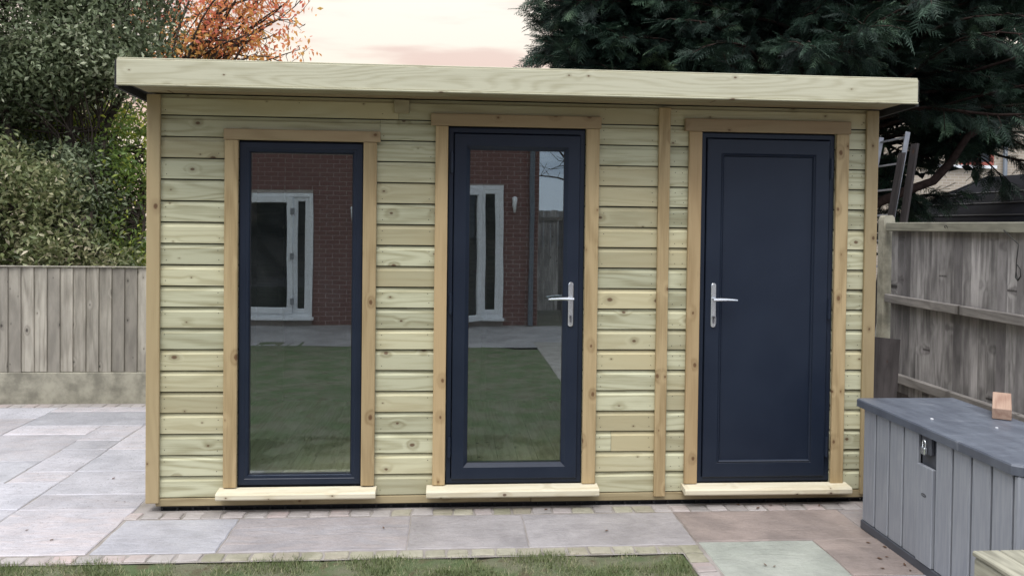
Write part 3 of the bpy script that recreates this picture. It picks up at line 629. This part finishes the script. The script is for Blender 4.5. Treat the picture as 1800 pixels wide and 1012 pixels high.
def bar(name, p0, p1, wd, th, mat, par):
    p0, p1 = Vector(p0), Vector(p1); d = p1 - p0; me = boxmesh(wd, th, d.length, .003, M[mat])
    o = link(name, me, None, par, (p0 + p1) / 2); o.rotation_mode = 'QUATERNION'; o.rotation_quaternion = d.to_track_quat('Z', 'Y'); return o
A0, A1, B0, B1 = Vector((4.13, 3.55, 0)), Vector((4.62, 3.55, 2.70)), Vector((4.25, 3.18, 0)), Vector((4.70, 3.18, 2.72))
bar('stile', A0, A1, .018, .05, 'alu', lad); bar('stile', B0, B1, .018, .05, 'alu', lad)
for k in range(1, 11): t_ = k / 10.2; bar('rung', A0.lerp(A1, t_), B0.lerp(B1, t_), .02, .02, 'alu', lad)
pk = bar('leaning_plank', (4.20, 3.10, 0), (4.62, 3.14, 2.50), .10, .022, 'plank', None); tag(pk, 'dark old plank leaning in front of the ladder', 'plank')
pk = bar('leaning_plank', (4.40, 3.12, 0), (4.78, 3.18, 2.60), .10, .025, 'plank', None); tag(pk, 'right hand dark plank leaning beside the ladder behind the fence', 'plank')

# ------------------------------------------------------------ plants
def limb(p0, p1, sag=0., wob=.1, n=8, seed=0):
    r = random.Random(seed); p0, p1 = Vector(p0), Vector(p1); out = []; L_ = (p1 - p0).length
    off = [Vector((r.uniform(-1, 1), r.uniform(-1, 1), r.uniform(-1, 1))) * wob * L_ * .2 for _ in range(3)]
    for i in range(n + 1):
        t = i / n; p = p0.lerp(p1, t) + Vector((0, 0, sag * math.sin(math.pi * t))) + off[0] * math.sin(math.pi * t) + off[1] * math.sin(2 * math.pi * t) * .6 + off[2] * math.sin(3 * math.pi * t) * .3
        out.append(p)
    return out
def taper(a, b, n): return [a + (b - a) * i / n for i in range(n + 1)]
def wood_parts(name, limbs, mat, parent, loc, kind=None):
    parts = [tube(None, None, None, [p - Vector(loc) for p in pts], rr, seg, cap=False) for pts, rr, seg in limbs]
    return mesh(name, *join(parts), mat, parent, loc, smooth=True, kind=kind)
def leaves(centers, n, spread, size, rnd_c, up=.3, aspect=.45, fold=.25, szvar=.35, droop=0.):
    """diamond folded leaves scattered round twig centres"""
    k = rng.integers(0, len(centers), n); P = centers[k] + rng.normal(0, 1, (n, 3)) * spread
    d = rng.normal(0, 1, (n, 3)); d[:, 2] += up - droop; d /= np.linalg.norm(d, axis=1)[:, None]
    q = rng.normal(0, 1, (n, 3)); s = np.cross(d, q); s /= np.linalg.norm(s, axis=1)[:, None]; u = np.cross(s, d)
    u *= np.sign(u[:, 2:3] + 1e-6)
    sz = (size * (1 + rng.uniform(-szvar, szvar, n)))[:, None]
    a = P; b = P + d * sz * .5 + s * sz * aspect * .5 + u * sz * fold * .3; c = P + d * sz - u * sz * .08; e = P + d * sz * .5 - s * sz * aspect * .5 + u * sz * fold * .3
    return np.stack([a, b, c, e], 1), np.clip(rnd_c[k] + rng.normal(0, .22, n), 0, 1)
def blobpts(blobs, n, shell=.55):
    """points in ellipsoids, biased to the outside"""
    W = np.array([b[1][0] * b[1][1] * b[1][2] for b in blobs]); W = W / W.sum(); out = []
    for b, wt in zip(blobs, W):
        m = max(3, int(n * wt)); d = rng.normal(0, 1, (m, 3)); d /= np.linalg.norm(d, axis=1)[:, None]
        r = (shell + (1 - shell) * rng.random(m) ** .7)[:, None]
        out.append(np.array(b[0]) + d * r * np.array(b[1]))
    return np.concatenate(out)
LEAF = [(0, 1, 2), (0, 2, 3)]

def shrub(name, label, cat, base, blobs, ntw, nleaf, size, mat, spread, stems, barkr=.05, cut=None, **kw):
    t = thing(name, label, cat, base)
    C_ = blobpts(blobs, ntw)
    if cut is not None: C_ = C_[cut(C_)]
    nz_ = np.array([noise.noise(Vector(c) * 1.3) for c in C_]); keep = nz_ > -.32; C_ = C_[keep]; nz_ = nz_[keep]
    rc_ = np.clip(.42 + nz_ * .55, 0, 1)
    V, r = leaves(C_, nleaf, spread, size, rc_, **kw)
    V = V - np.array(base); bigmesh('crown', V, 4, LEAF, r, mat, t, base)
    lm = []
    for i, (a, b, ra) in enumerate(stems): lm.append((limb(a, b, 0, .5, 10, i + 3), taper(ra, ra * .35, 10), 8))
    for i in range(min(160, len(C_) // 3)):
        c = Vector(C_[rng.integers(len(C_))]); st = stems[i % len(stems)]; a = Vector(st[0]).lerp(Vector(st[1]), .25 + .75 * random.random())
        lm.append((limb(a, c, 0, .5, 5, i + 50), taper(barkr * .2, .003, 5), 4))
    wood_parts('trunk', lm, 'bark', t, base)
    return t
# large evergreen, upper left
shrub('evergreen_tree', 'tall grey green evergreen tree rising above the left fence', 'tree', (-4.25, 5.0, 0),
      [((-5.0, 4.9, 3.9), (1.3, 1.0, 1.1)), ((-3.95, 4.8, 4.15), (.75, .9, .95)), ((-4.3, 4.9, 5.0), (1.5, 1.1, .8)), ((-5.6, 4.9, 3.1), (.9, .9, .8)), ((-3.75, 4.7, 3.45), (.42, .6, .35)), ((-4.6, 4.8, 3.4), (.7, .8, .35))],
      2500, 78000, .066, 'holly', (.10, .10, .10), [((-4.25, 5, 0), (-4.15, 4.95, 3.6), .09), ((-4.2, 5, 1.6), (-5.3, 4.9, 4.2), .06), ((-4.2, 5, 2.2), (-3.7, 4.8, 4.4), .05), ((-4.15, 5, 3.2), (-4.5, 4.9, 5.3), .05)])
shrub('laurel_shrub', 'broad leaved olive green shrub behind the far left fence boards', 'shrub', (-4.6, 4.1, 0),
      [((-4.9, 4.1, 1.75), (.95, .7, .75)), ((-4.15, 4.1, 1.3), (.55, .6, .45)), ((-5.6, 4.1, 1.6), (.8, .7, .9)), ((-3.6, 4.2, 1.15), (.35, .4, .25))],
      1000, 38000, .07, 'laurel', (.10, .10, .10), [((-4.6, 4.1, 0), (-4.9, 4.1, 2.2), .05), ((-4.5, 4.1, 0), (-3.8, 4.1, 1.8), .04), ((-4.5, 4.1, 0), (-5.6, 4.1, 2.1), .04)], aspect=.42)
shrub('dark_holly_bush', 'dark small leaved bush between the laurel and the garden room corner', 'shrub', (-3.9, 4.7, 0),
      [((-4.15, 4.7, 1.95), (.42, .5, .65)), ((-4.0, 4.75, 1.5), (.45, .5, .6)), ((-4.8, 4.9, 2.35), (.5, .5, .3))],
      500, 14000, .06, 'holly', (.08, .08, .08), [((-3.9, 4.7, 0), (-3.9, 4.7, 2.6), .05), ((-3.8, 4.7, 0), (-3.5, 4.7, 1.9), .04)])
shrub('golden_shrub', 'yellow green shrub showing beside the left edge of the garden room', 'shrub', (-3.7, 5.1, 0),
      [((-3.55, 4.9, 2.45), (.42, .35, .55)), ((-3.5, 4.7, 1.6), (.42, .4, .5)), ((-4.7, 6.0, 2.7), (.8, .5, .6)), ((-5.6, 6.2, 2.5), (1., .5, .8))],
      900, 26000, .065, 'yellow', (.10, .10, .10), [((-3.7, 5.1, 0), (-3.55, 4.95, 2.6), .03), ((-3.8, 5.1, 0), (-4.8, 6, 2.7), .04)])
# autumn tree
ct = thing('autumn_tree', 'orange and red leaved autumn tree behind the garden room roof', 'tree', (-4.6, 7.6, 0))
lm = [(limb((-4.6, 7.6, 0), (-4.3, 7.5, 3.2), 0, .3, 10, 1), taper(.10, .07, 10), 8)]; twg = []
for i in range(44):
    a = Vector((-4.35, 7.5, 2.4 + 1.4 * random.random())); e = Vector((random.uniform(-4.9, -2.55), random.uniform(6.7, 8.2), random.uniform(3.4, 6.2)))
    if i % 2 == 0: e = Vector((random.uniform(-3.1, -2.0), random.uniform(6.9, 7.5), random.uniform(3.75, 5.4)))
    pts = limb(a, e, .35, .35, 10, i + 10); lm.append((pts, taper(.03, .005, 10), 5))
    for q in range(9):
        p = pts[random.randint(4, 10)]; f = p + Vector((random.gauss(0, .25), random.gauss(0, .25), random.gauss(0, .22)))
        if f.x > -1.95: continue
        lm.append((limb(p, f, 0, .5, 3, i * 9 + q), taper(.007, .003, 3), 3)); twg += [p.lerp(f, s) for s in (.3, .6, .8, 1., 1.)]
twg = np.array([tuple(p) for p in twg]); rc_ = np.clip((twg[:, 2] - 4.0) * .45 + .35 + np.array([noise.noise(Vector(p) * 1.5) for p in twg]) * .5, 0, 1)
V, r = leaves(twg, 4600, (.065, .065, .065), .08, rc_, up=0., aspect=.5, droop=.6)
bigmesh('crown', V - np.array((-4.6, 7.6, 0)), 4, LEAF, r, 'cherryl', ct, (-4.6, 7.6, 0)); wood_parts('trunk', lm, 'bark', ct, (-4.6, 7.6, 0))

# conifer
def spray(seed):
    """one flat cypress spray pointing +x, 1 unit long: stalk and feathered side shoots as thin slivers"""
    r = random.Random(seed); T = []
    T.append(((0, -.012, 0), (0, .012, 0), (1, 0, -.06)))
    for i in range(7):
        t = .08 + .86 * i / 7; l = (.42 * (1 - t) + .15) * r.uniform(.8, 1.15)
        for s in (-1, 1):
            a = s * R(r.uniform(34, 50)); bx_ = t + r.uniform(-.02, .02); zz = -.06 * t
            ex, ey = bx_ + l * math.cos(a), l * math.sin(a); w2 = .045
            T.append(((bx_ - w2 * .5, 0, zz), (bx_ + w2, 0, zz), (ex, ey, zz - .12 * l + r.uniform(-.03, .03))))
            mx_, my_ = bx_ + .4 * l * math.cos(a), .4 * l * math.sin(a); b2 = a - s * R(35)
            T.append(((mx_ - .022, my_ - .012 * s, zz), (mx_ + .028, my_ + .012 * s, zz), (mx_ + .55 * l * math.cos(b2), my_ + .55 * l * math.sin(b2), zz - .05)))
    return np.array(T).reshape(-1, 3)
SP = [spray(s) for s in range(4)]
cb = (5.3, 6.3, 0)
cf = thing('conifer_tree', 'large dark cypress tree overhanging the right side of the roof', 'tree', cb)
lm = [(limb((5.3, 6.3, 0), (5.25, 6.3, 8), 0, .12, 12, 1), taper(.19, .10, 12), 10), (limb((5.0, 6.2, 0), (4.75, 6.2, 7.5), 0, .15, 12, 2), taper(.15, .07, 12), 10),
      (limb((5.0, 6.2, 1.0), (2.7, 5.6, 5.6), 0, .2, 12, 3), taper(.10, .04, 12), 8), ([Vector(p) for p in ((5.0, 5.9, 1.3), (5.25, 5.5, 1.75), (5.42, 5.2, 2.03), (5.75, 5.05, 2.2), (6.09, 5, 2.33), (6.3, 5, 2.55), (6.53, 5, 2.90), (6.9, 5, 3.12), (7.3, 5, 3.30), (8.3, 5, 3.9))], taper(.075, .03, 9), 8),
      (limb((4.9, 6.3, .6), (5.2, 6.0, 1.7), 0, .3, 8, 8), taper(.08, .05, 8), 8)]
S_org = []; S_dir = []; S_len = []; S_rnd = []
rb = random.Random(21)
def bough(p0, p1, sag, r0, nb, seed, ls=.46, start=.3, drop=.25):
    pts = limb(p0, p1, sag, .3, 12, seed); lm.append((pts, taper(r0, .008, 12), 5)); Lb = (Vector(p1) - Vector(p0)).length
    for j in range(nb):
        t = start + (1.02 - start) * (j + rb.random()) / nb; i = min(11, int(t * 12)); p = pts[i].lerp(pts[i + 1], min(1., t * 12 - i)); ax = (pts[i + 1] - pts[i]).normalized()
        side = ax.cross(Vector((0, 0, 1))).normalized() * rb.choice((-1, 1)); dirn = (ax * rb.uniform(.5, 1.2) + side * rb.uniform(.1, 1.) + Vector((0, 0, rb.uniform(-.55, .35)))).normalized()
        Ll = rb.uniform(.25, .62) * (1.15 - t * .55) * (Lb / 3.2) ** .3
        q = p + dirn * Ll; lm.append(([p, p.lerp(q, .5) + Vector((0, 0, .02)), q], [.008, .006, .003], 3))
        tone = rb.gauss(.38, .16)
        for k in range(9):
            u = (k + rb.random()) / 9; o = p.lerp(q, u); dd = (dirn + Vector((rb.gauss(0, .5), rb.gauss(0, .5), rb.gauss(-drop, .30)))).normalized()
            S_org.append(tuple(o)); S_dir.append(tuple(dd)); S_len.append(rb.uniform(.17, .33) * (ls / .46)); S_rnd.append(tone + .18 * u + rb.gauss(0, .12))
for i in range(135):                                      # whorls up the trunk, long and rising at the tips
    z = 2.5 + 3.9 * rb.random(); az = rb.uniform(0, 2 * math.pi); ln = rb.uniform(2.4, 4.6) * (1.08 - .05 * (z - 3))
    if math.sin(az) > .2 and rb.random() < .75: az = -az
    e = (5.1 + ln * math.cos(az), 6.2 + ln * .8 * math.sin(az), z + rb.uniform(-.15, 1.1))
    e = (max(e[0], 1.5 + .25 * rb.random()), e[1], e[2])
    if 3.0 < z and e[0] > 5.8 and e[2] < 3.2: continue
    bough((5.1, 6.25, z), e, rb.uniform(.0, .35), .035, 17, i + 100)
for i in range(84):                                       # the left flank that meets the sky
    z = rb.uniform(3.2, 5.4); e = (rb.uniform(1.2, 2.1), rb.uniform(4.7, 6.2), z + rb.uniform(.0, .45)); bough((3.6 + rb.random(), 6.0, z - .2), e, .15, .03, 20, i + 400, start=.1)
for i in range(10):                                       # low right boughs in front of the neighbour's wall
    a = Vector((6.0 + 2.0 * rb.random(), 5.7, 2.7 + 1.2 * rb.random())); bough(a, a + Vector((rb.uniform(-.8, 1.4), rb.uniform(-.6, .3), rb.uniform(-.6, .25))), .05, .02, 9, i + 600, start=.2)
for i in range(24):
    a = Vector((5.75 + .8 * rb.random(), 6.3, 1.9 + 1.4 * rb.random())); bough(a, a + Vector((rb.uniform(-.6, .7), rb.uniform(-.8, -.2), rb.uniform(-.3, .4))), .05, .015, 5, i + 700, start=.3)
ic = blobpts([((7.1, 6.3, 3.1), (1.0, .4, .45)), ((6.35, 6.5, 2.5), (.65, .4, .85)), ((5.9, 6.5, 2.2), (.4, .3, .7)), ((4.4, 6.4, 4.4), (2.3, .9, 1.3)), ((5.6, 6.6, 4.2), (1.6, .9, 1.5)), ((3.2, 6.2, 4.3), (1.3, .8, .9)), ((7.6, 6.4, 4.3), (1.7, .9, .8)), ((6.6, 6.8, 5.4), (2., .9, .8))], 3600, .1)
iv = np.array([noise.noise(Vector(c) * 1.6) for c in ic]); ic = ic[iv > .06]
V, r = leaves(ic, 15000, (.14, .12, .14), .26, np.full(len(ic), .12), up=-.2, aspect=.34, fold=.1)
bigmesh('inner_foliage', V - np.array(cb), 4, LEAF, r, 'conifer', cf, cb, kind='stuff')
o_ = np.array(S_org); d_ = np.array(S_dir); l_ = np.array(S_len); n = len(o_)
up_ = np.tile((0, 0, 1.), (n, 1)) + rng.normal(0, .45, (n, 3)); s_ = np.cross(up_, d_); s_ /= np.linalg.norm(s_, axis=1)[:, None]; u_ = np.cross(d_, s_)
for v_ in range(4):
    m_ = np.arange(n) % 4 == v_; S = SP[v_]; T = len(S)
    P = o_[m_][:, None, :] + (S[None, :, 0:1] * d_[m_][:, None, :] + S[None, :, 1:2] * s_[m_][:, None, :] + S[None, :, 2:3] * u_[m_][:, None, :]) * l_[m_][:, None, None]
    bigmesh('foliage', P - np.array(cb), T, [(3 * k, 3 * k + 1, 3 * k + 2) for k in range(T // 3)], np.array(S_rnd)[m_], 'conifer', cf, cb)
wood_parts('trunk', lm, 'barkc', cf, cb)
print('sprays', n, 'tris', n * len(SP[0]) // 3)

# grass
n = 70000
gx = rng.uniform(-3.3, 1.26, n); gy = LAWN_F + .03 - rng.random(n) ** 1.15 * .95
cl = np.array([noise.noise(Vector((a * 4.5, b * 4.5, 1))) for a, b in zip(gx, gy)]); kp = (rng.random(n) < np.clip(.70 + cl * 2.2, .08, 1)) & ((gy < LAWN_F - .0) | (rng.random(n) < .35)) & ((gx < 1.235))
gx, gy, cl = gx[kp], gy[kp], cl[kp]; n = len(gx); h = rng.uniform(.006, .030, n) * np.clip(1 + cl, .5, 1.4); az = rng.uniform(0, 6.28, n); ln = rng.uniform(.2, 1.3, n) * h
gz = np.array([lawn_z(a, b) for a, b in zip(gx, gy)]) - .002; wv = rng.uniform(.0012, .0026, n); px, py = np.cos(az + 1.57) * wv, np.sin(az + 1.57) * wv
V = np.stack([np.stack([gx - px, gy - py, gz], 1), np.stack([gx + px, gy + py, gz], 1), np.stack([gx + np.cos(az) * ln, gy + np.sin(az) * ln, gz + h], 1)], 1)
gr = bigmesh('grass', V, 3, [(0, 1, 2)], np.clip(.50 - cl * .65 + rng.normal(0, .27, n), 0, 1), 'grass', None, (0, 0, 0), kind='stuff')
tag(gr, 'short mossy grass growing along the lawn edge', 'grass')
# fallen leaves and bits
rl = random.Random(4)
def fallen(x, y, s, az, lift=.006):
    V = [(-s, 0, lift), (-.3 * s, .42 * s, lift + .3 * s), (.45 * s, .36 * s, lift + .2 * s), (s, 0, lift + .35 * s), (.45 * s, -.38 * s, lift + .1 * s), (-.3 * s, -.42 * s, lift + .25 * s), (0, 0, lift)]
    o = mesh('fallen_leaf', V, [(0, 6, 1), (1, 6, 2), (2, 6, 3), (3, 6, 4), (4, 6, 5), (5, 6, 0)], 'deadleaf', None, (x, y, 0)); o.rotation_euler = (0, 0, az)
    return tag(o, 'small brown fallen leaf lying on the paving', 'leaf', 'fallen leaves scattered on the paving')
for k, (x_, y_) in enumerate(((-2.3, -.3), (-2.1, -.45), (-1.95, .15), (-2.55, -.42), (-2.2, .62), (1.62, -.95), (1.66, -.97), (2.30, -.88), (2.36, -.75), (2.34, -.98), (2.33, -1.05), (2.30, -.69), (1.9, -.12), (2.1, -.06), (2.3, -.09), (.6, -.09), (2.25, -.9), (-.35, -.35), (.9, -.45), (1.8, -.055), (2.0, -.07), (2.20, -1.02))):
    fallen(x_, y_, rl.uniform(.008, .017), rl.uniform(0, 6.28))

# ------------------------------------------------------------ neighbours' buildings
nb = thing('neighbour_house', 'buff brick house with a red framed window behind the conifer', 'house', (15, 18, 0))
V, F = join([bx((12.1, 24), (16.0, 16.3), (0, 3.45)), bx((12.1, 13.5), (16.0, 16.3), (3.4505, 4.6)), bx((14.45, 24), (16.0, 16.3), (3.4505, 4.6)), bx((12.1, 24), (16.0, 16.3), (4.6005, 5.2)), bx((12.1, 12.4), (16.301, 23), (0, 5.2)), bx((23.7, 24), (16.301, 23), (0, 5.2)), bx((12.401, 23.699), (22.7, 23), (0, 5.2))])
mesh('wall', V, F, 'buff', nb)
wn_ = ring('window', nb, 'redframe', 13.502, 14.448, 3.452, 4.598, [(0, 15.97), (.08, 15.97), (.08, 16.1), (0, 16.1)]); box('pane', wn_, 'dglass', (13.58, 14.37), (16.02, 16.03), (3.53, 4.52), 0)
box('mullion', wn_, 'redframe', (13.95, 14.0), (15.98, 16.015), (3.53, 4.52), 0)
box('sill', nb, 'upvc', (12.4, 14.5), (15.9, 15.998), (3.36, 3.44), 0)
tube('downpipe', nb, 'pipe', [(14.72, 15.9, 0), (14.72, 15.9, 5.1)], .055, 10)
mesh('roof', [(11.9, 15.6, 5.15), (24.3, 15.6, 5.15), (24.3, 19.5, 5.9), (11.9, 19.5, 5.9), (24.3, 23.4, 5.15), (11.9, 23.4, 5.15)], [(0, 1, 2, 3), (3, 2, 4, 5), (0, 3, 5), (1, 4, 2)], 'tile', nb)
sh = thing('neighbour_shed', 'dark felt roofed shed standing beyond the boundary fence', 'shed', (9, 6, 0))
RX, RZ, EX, EZ = 8.914, 2.601, 6.883, 1.769
mesh('roof', [(EX, 8, EZ), (RX, 8, RZ), (RX + 1.6, 8, EZ - .05), (EX, 1.6, EZ), (RX, 1.6, RZ), (RX + 1.6, 1.6, EZ - .05), (EX, 8, EZ - .06), (RX, 8, RZ - .06), (EX, 1.6, EZ - .06), (RX, 1.6, RZ - .06)], [(0, 3, 4, 1), (1, 4, 5, 2), (0, 1, 7, 6), (3, 8, 9, 4), (0, 6, 8, 3)], 'shedfelt', sh)
for k in range(3): mesh('felt_lap', *bx((-.02, .02), (-3.2, 3.2), (0, .012)), 'felt', sh, (EX + .35 + k * .45, 4.8, EZ + .004 + (.35 + k * .45) * 0.4098)).rotation_euler = (0, -0.3890, 0)
mesh('wall', *join([bx((EX + .15, RX + 1.4), (1.8, 7.8), (0, EZ - .1))]), 'shedwood', sh)
mesh('verge_board', *join([]) if False else ([(EX - .1, 8.02, EZ - .05), (RX, 8.02, RZ + .03), (RX, 8.02, RZ - .10), (EX - .1, 8.02, EZ - .2), (EX - .1, 8.06, EZ - .05), (RX, 8.06, RZ + .03), (RX, 8.06, RZ - .10), (EX - .1, 8.06, EZ - .2)], [(0, 3, 2, 1), (4, 5, 6, 7), (0, 1, 5, 4), (2, 3, 7, 6), (0, 4, 7, 3), (1, 2, 6, 5)]), 'felt', sh)

# ------------------------------------------------------------ the house behind the camera, seen in the glass
WY = -9.0
hs = thing('brick_house', 'red brick house with white patio doors reflected in the glazing', 'house', (-2, -11, 0))
V, F = join([bx((-9, -3.62), (WY - .3, WY + .009), (-.05, 5.2)), bx((-2.27, -.20), (WY - .3, WY + .009), (-.05, 5.2)), bx((-3.62, -2.27), (WY - .3, WY + .009), (-.05, .138)), bx((-.20, .93), (WY - .3, WY + .009), (-.05, .138)), bx((.93, 1.52), (WY - .3, WY + .009), (-.05, 5.2)), bx((-3.62, -2.27), (WY - .3, WY + .009), (2.20, 5.2)), bx((-.20, .93), (WY - .3, WY + .009), (2.38, 5.2)), bx((1.22, 1.52), (-16, WY - .301), (-.05, 5.2)), bx((-9, -8.7), (-16, WY - .301), (-.05, 5.2))])
mesh('wall', V, F, 'bmortar', hs)
mesh('roof', [(-9.4, -8.6, 5.1), (1.9, -8.6, 5.1), (1.9, -12.5, 7.6), (-9.4, -12.5, 7.6), (1.9, -16.4, 5.1), (-9.4, -16.4, 5.1)], [(0, 1, 2, 3), (3, 2, 4, 5), (0, 3, 5), (1, 4, 2), (0, 5, 4, 1)], 'tile', hs)
bm_me = boxmesh(.215, .03, .065, .003, M['brick']); cand = []
zz = 0.; row = 0
while zz < 5.1:
    xx = -5.2 + (row % 2) * .1125
    while xx < 1.45:
        x1 = min(xx + .215, 1.515); segs = [(xx, x1)]
        for a_, b_, d_z in ((-3.62, -2.27, 2.2), (-.20, .93, 2.38)):
            if zz + .065 > -.1 and zz < d_z: segs = [q for p_, q_ in segs for q in ((p_, min(q_, a_)), (max(p_, b_), q_)) if q[1] - q[0] > .02]
        for p_, q_ in segs: cand.append(((-.0 if (-2.27 < p_ < -1.45 or .9 < p_ < 1.45) and zz < 3.1 else 1) + abs(zz - 1.4) * .3, p_, q_, zz))
        xx += .225
    zz += .075; row += 1
cand.sort(); rest = []
for k, (s_, xx, x1, zz) in enumerate(cand):
    if k < 300: link('brick', boxmesh(x1 - xx - .002, .03, .065, .003, M['brick']), None, hs, ((xx + x1) / 2, WY - .0, zz + .0325 + .005))
    else: rest.append(bx((xx, x1 - .002), (WY - .015, WY + .014), (zz + .005, zz + .070)))
mesh('brickwork', *join(rest), 'brick', hs, kind='stuff')
def leafdoor(x0, x1, z0, z1, y, par, label=None, frame=.085):
    f_ = ring('door_frame', par, 'upvc', x0, x1, z0, z1, [(0, y), (.0, y + .05), (frame, y + .05), (frame + .01, y + .03), (frame + .01, y)], label=label)
    box('pane', f_, 'dglass', (x0 + frame, x1 - frame), (y + .008, y + .014), (z0 + frame, z1 - frame), 0); return f_
ring('outer_frame', hs, 'upvc', -3.615, -2.275, .14, 2.195, [(0, WY - .1), (0, WY + .03), (.06, WY + .03), (.06, WY - .1)])
leafdoor(-3.55, -2.60, .205, 2.13, WY + .01, hs); leafdoor(-2.595, -2.34, .205, 2.13, WY - .04, hs, frame=.06)
for z in (.35, 1.1, 1.85): box('door_hinge', hs, 'alu', (-2.63, -2.57), (WY + .06, WY + .09), (z, z + .1), .004)
box('door_threshold', hs, 'upvc', (-3.65, -2.24), (WY + .0305, WY + .12), (.09, .138), .004)
ring('outer_frame', hs, 'upvc', -.195, .925, .14, 2.375, [(0, WY - .1), (0, WY + .03), (.07, WY + .03), (.07, WY - .1)])
leafdoor(.55, .852, .205, 2.30, WY - .02, hs, frame=.06)
dl = leafdoor(-.0, .54, .095, 2.30, 0, hs, frame=.09); dl.location = Vector((.34, WY + .30, 1.2)) - wloc(hs); dl.rotation_euler = (0, 0, R(-48))
box('door_threshold', hs, 'upvc', (-.22, .95), (WY + .0305, WY + .12), (.09, .138), .004)
box('drainpipe', hs, 'pipe', (1.36, 1.44), (WY + .02, WY + .09), (0, 5.0), .01)
for k, (x_, z_) in enumerate(((1.10, 2.07), (-1.60, 1.88))):
    wl = thing('wall_lamp', ('white wall lamp on the brick house reflected in the glazed door', 'white wall lamp on the brick house reflected at the window edge')[k], 'lamp', (x_, WY + .02, z_ - .1))
    box('back_plate', wl, 'white', (x_ - .03, x_ + .03), (WY + .016, WY + .03), (z_ - .04, z_ + .05), .003)
    tube('lamp_body', wl, 'white', [(0, 0, -.14), (0, 0, -.05), (0, 0, .10), (0, 0, .12)], [.018, .03, .045, .02], 10, loc=(x_, WY + .09, z_))
hp = mesh('house_terrace', [(-9, -9.0, -.008), (4.6, -9.0, -.008), (4.6, -6.3, -.008), (-9, -7.0, -.008)], [(0, 1, 2, 3)], 'slabd', kind='structure')
bf = thing('garden_fence', 'dark garden fence beside the brick house, reflected in the glazed door', 'fence', (4, -11.5, 0))
x = 1.6
while x < 7.0: box('fence_board', bf, 'fenceR', (x, x + .145), (-11.52, -11.5), (0, 2.02 + random.uniform(-.01, .01)), .002); x += .15
box('fence_rail', bf, 'rail', (1.6, 7.0), (-11.497, -11.46), (1.8, 1.88), .003)
bt = thing('bare_tree', 'bare branched tree reflected against the sky in the glazed door', 'tree', (3.4, -14, 0))
lm = [(limb((3.4, -14, 0), (3.3, -14, 4.2), 0, .2, 8, 1), taper(.10, .05, 8), 8)]
for i in range(16):
    a = Vector((3.3, -14, 2.4 + random.random() * 1.8)); e = a + Vector((random.uniform(-1.9, 1.2), random.uniform(-.6, .6), random.uniform(.2, 1.6))); pts = limb(a, e, .1, .5, 8, i + 5); lm.append((pts, taper(.03, .008, 8), 5))
    for q in range(5): p = pts[random.randint(3, 8)]; lm.append(([p, p + Vector((random.uniform(-.5, .5), 0, random.uniform(0, .6)))], [.009, .004], 3))
wood_parts('trunk', lm, 'bark', bt, (3.4, -14, 0))
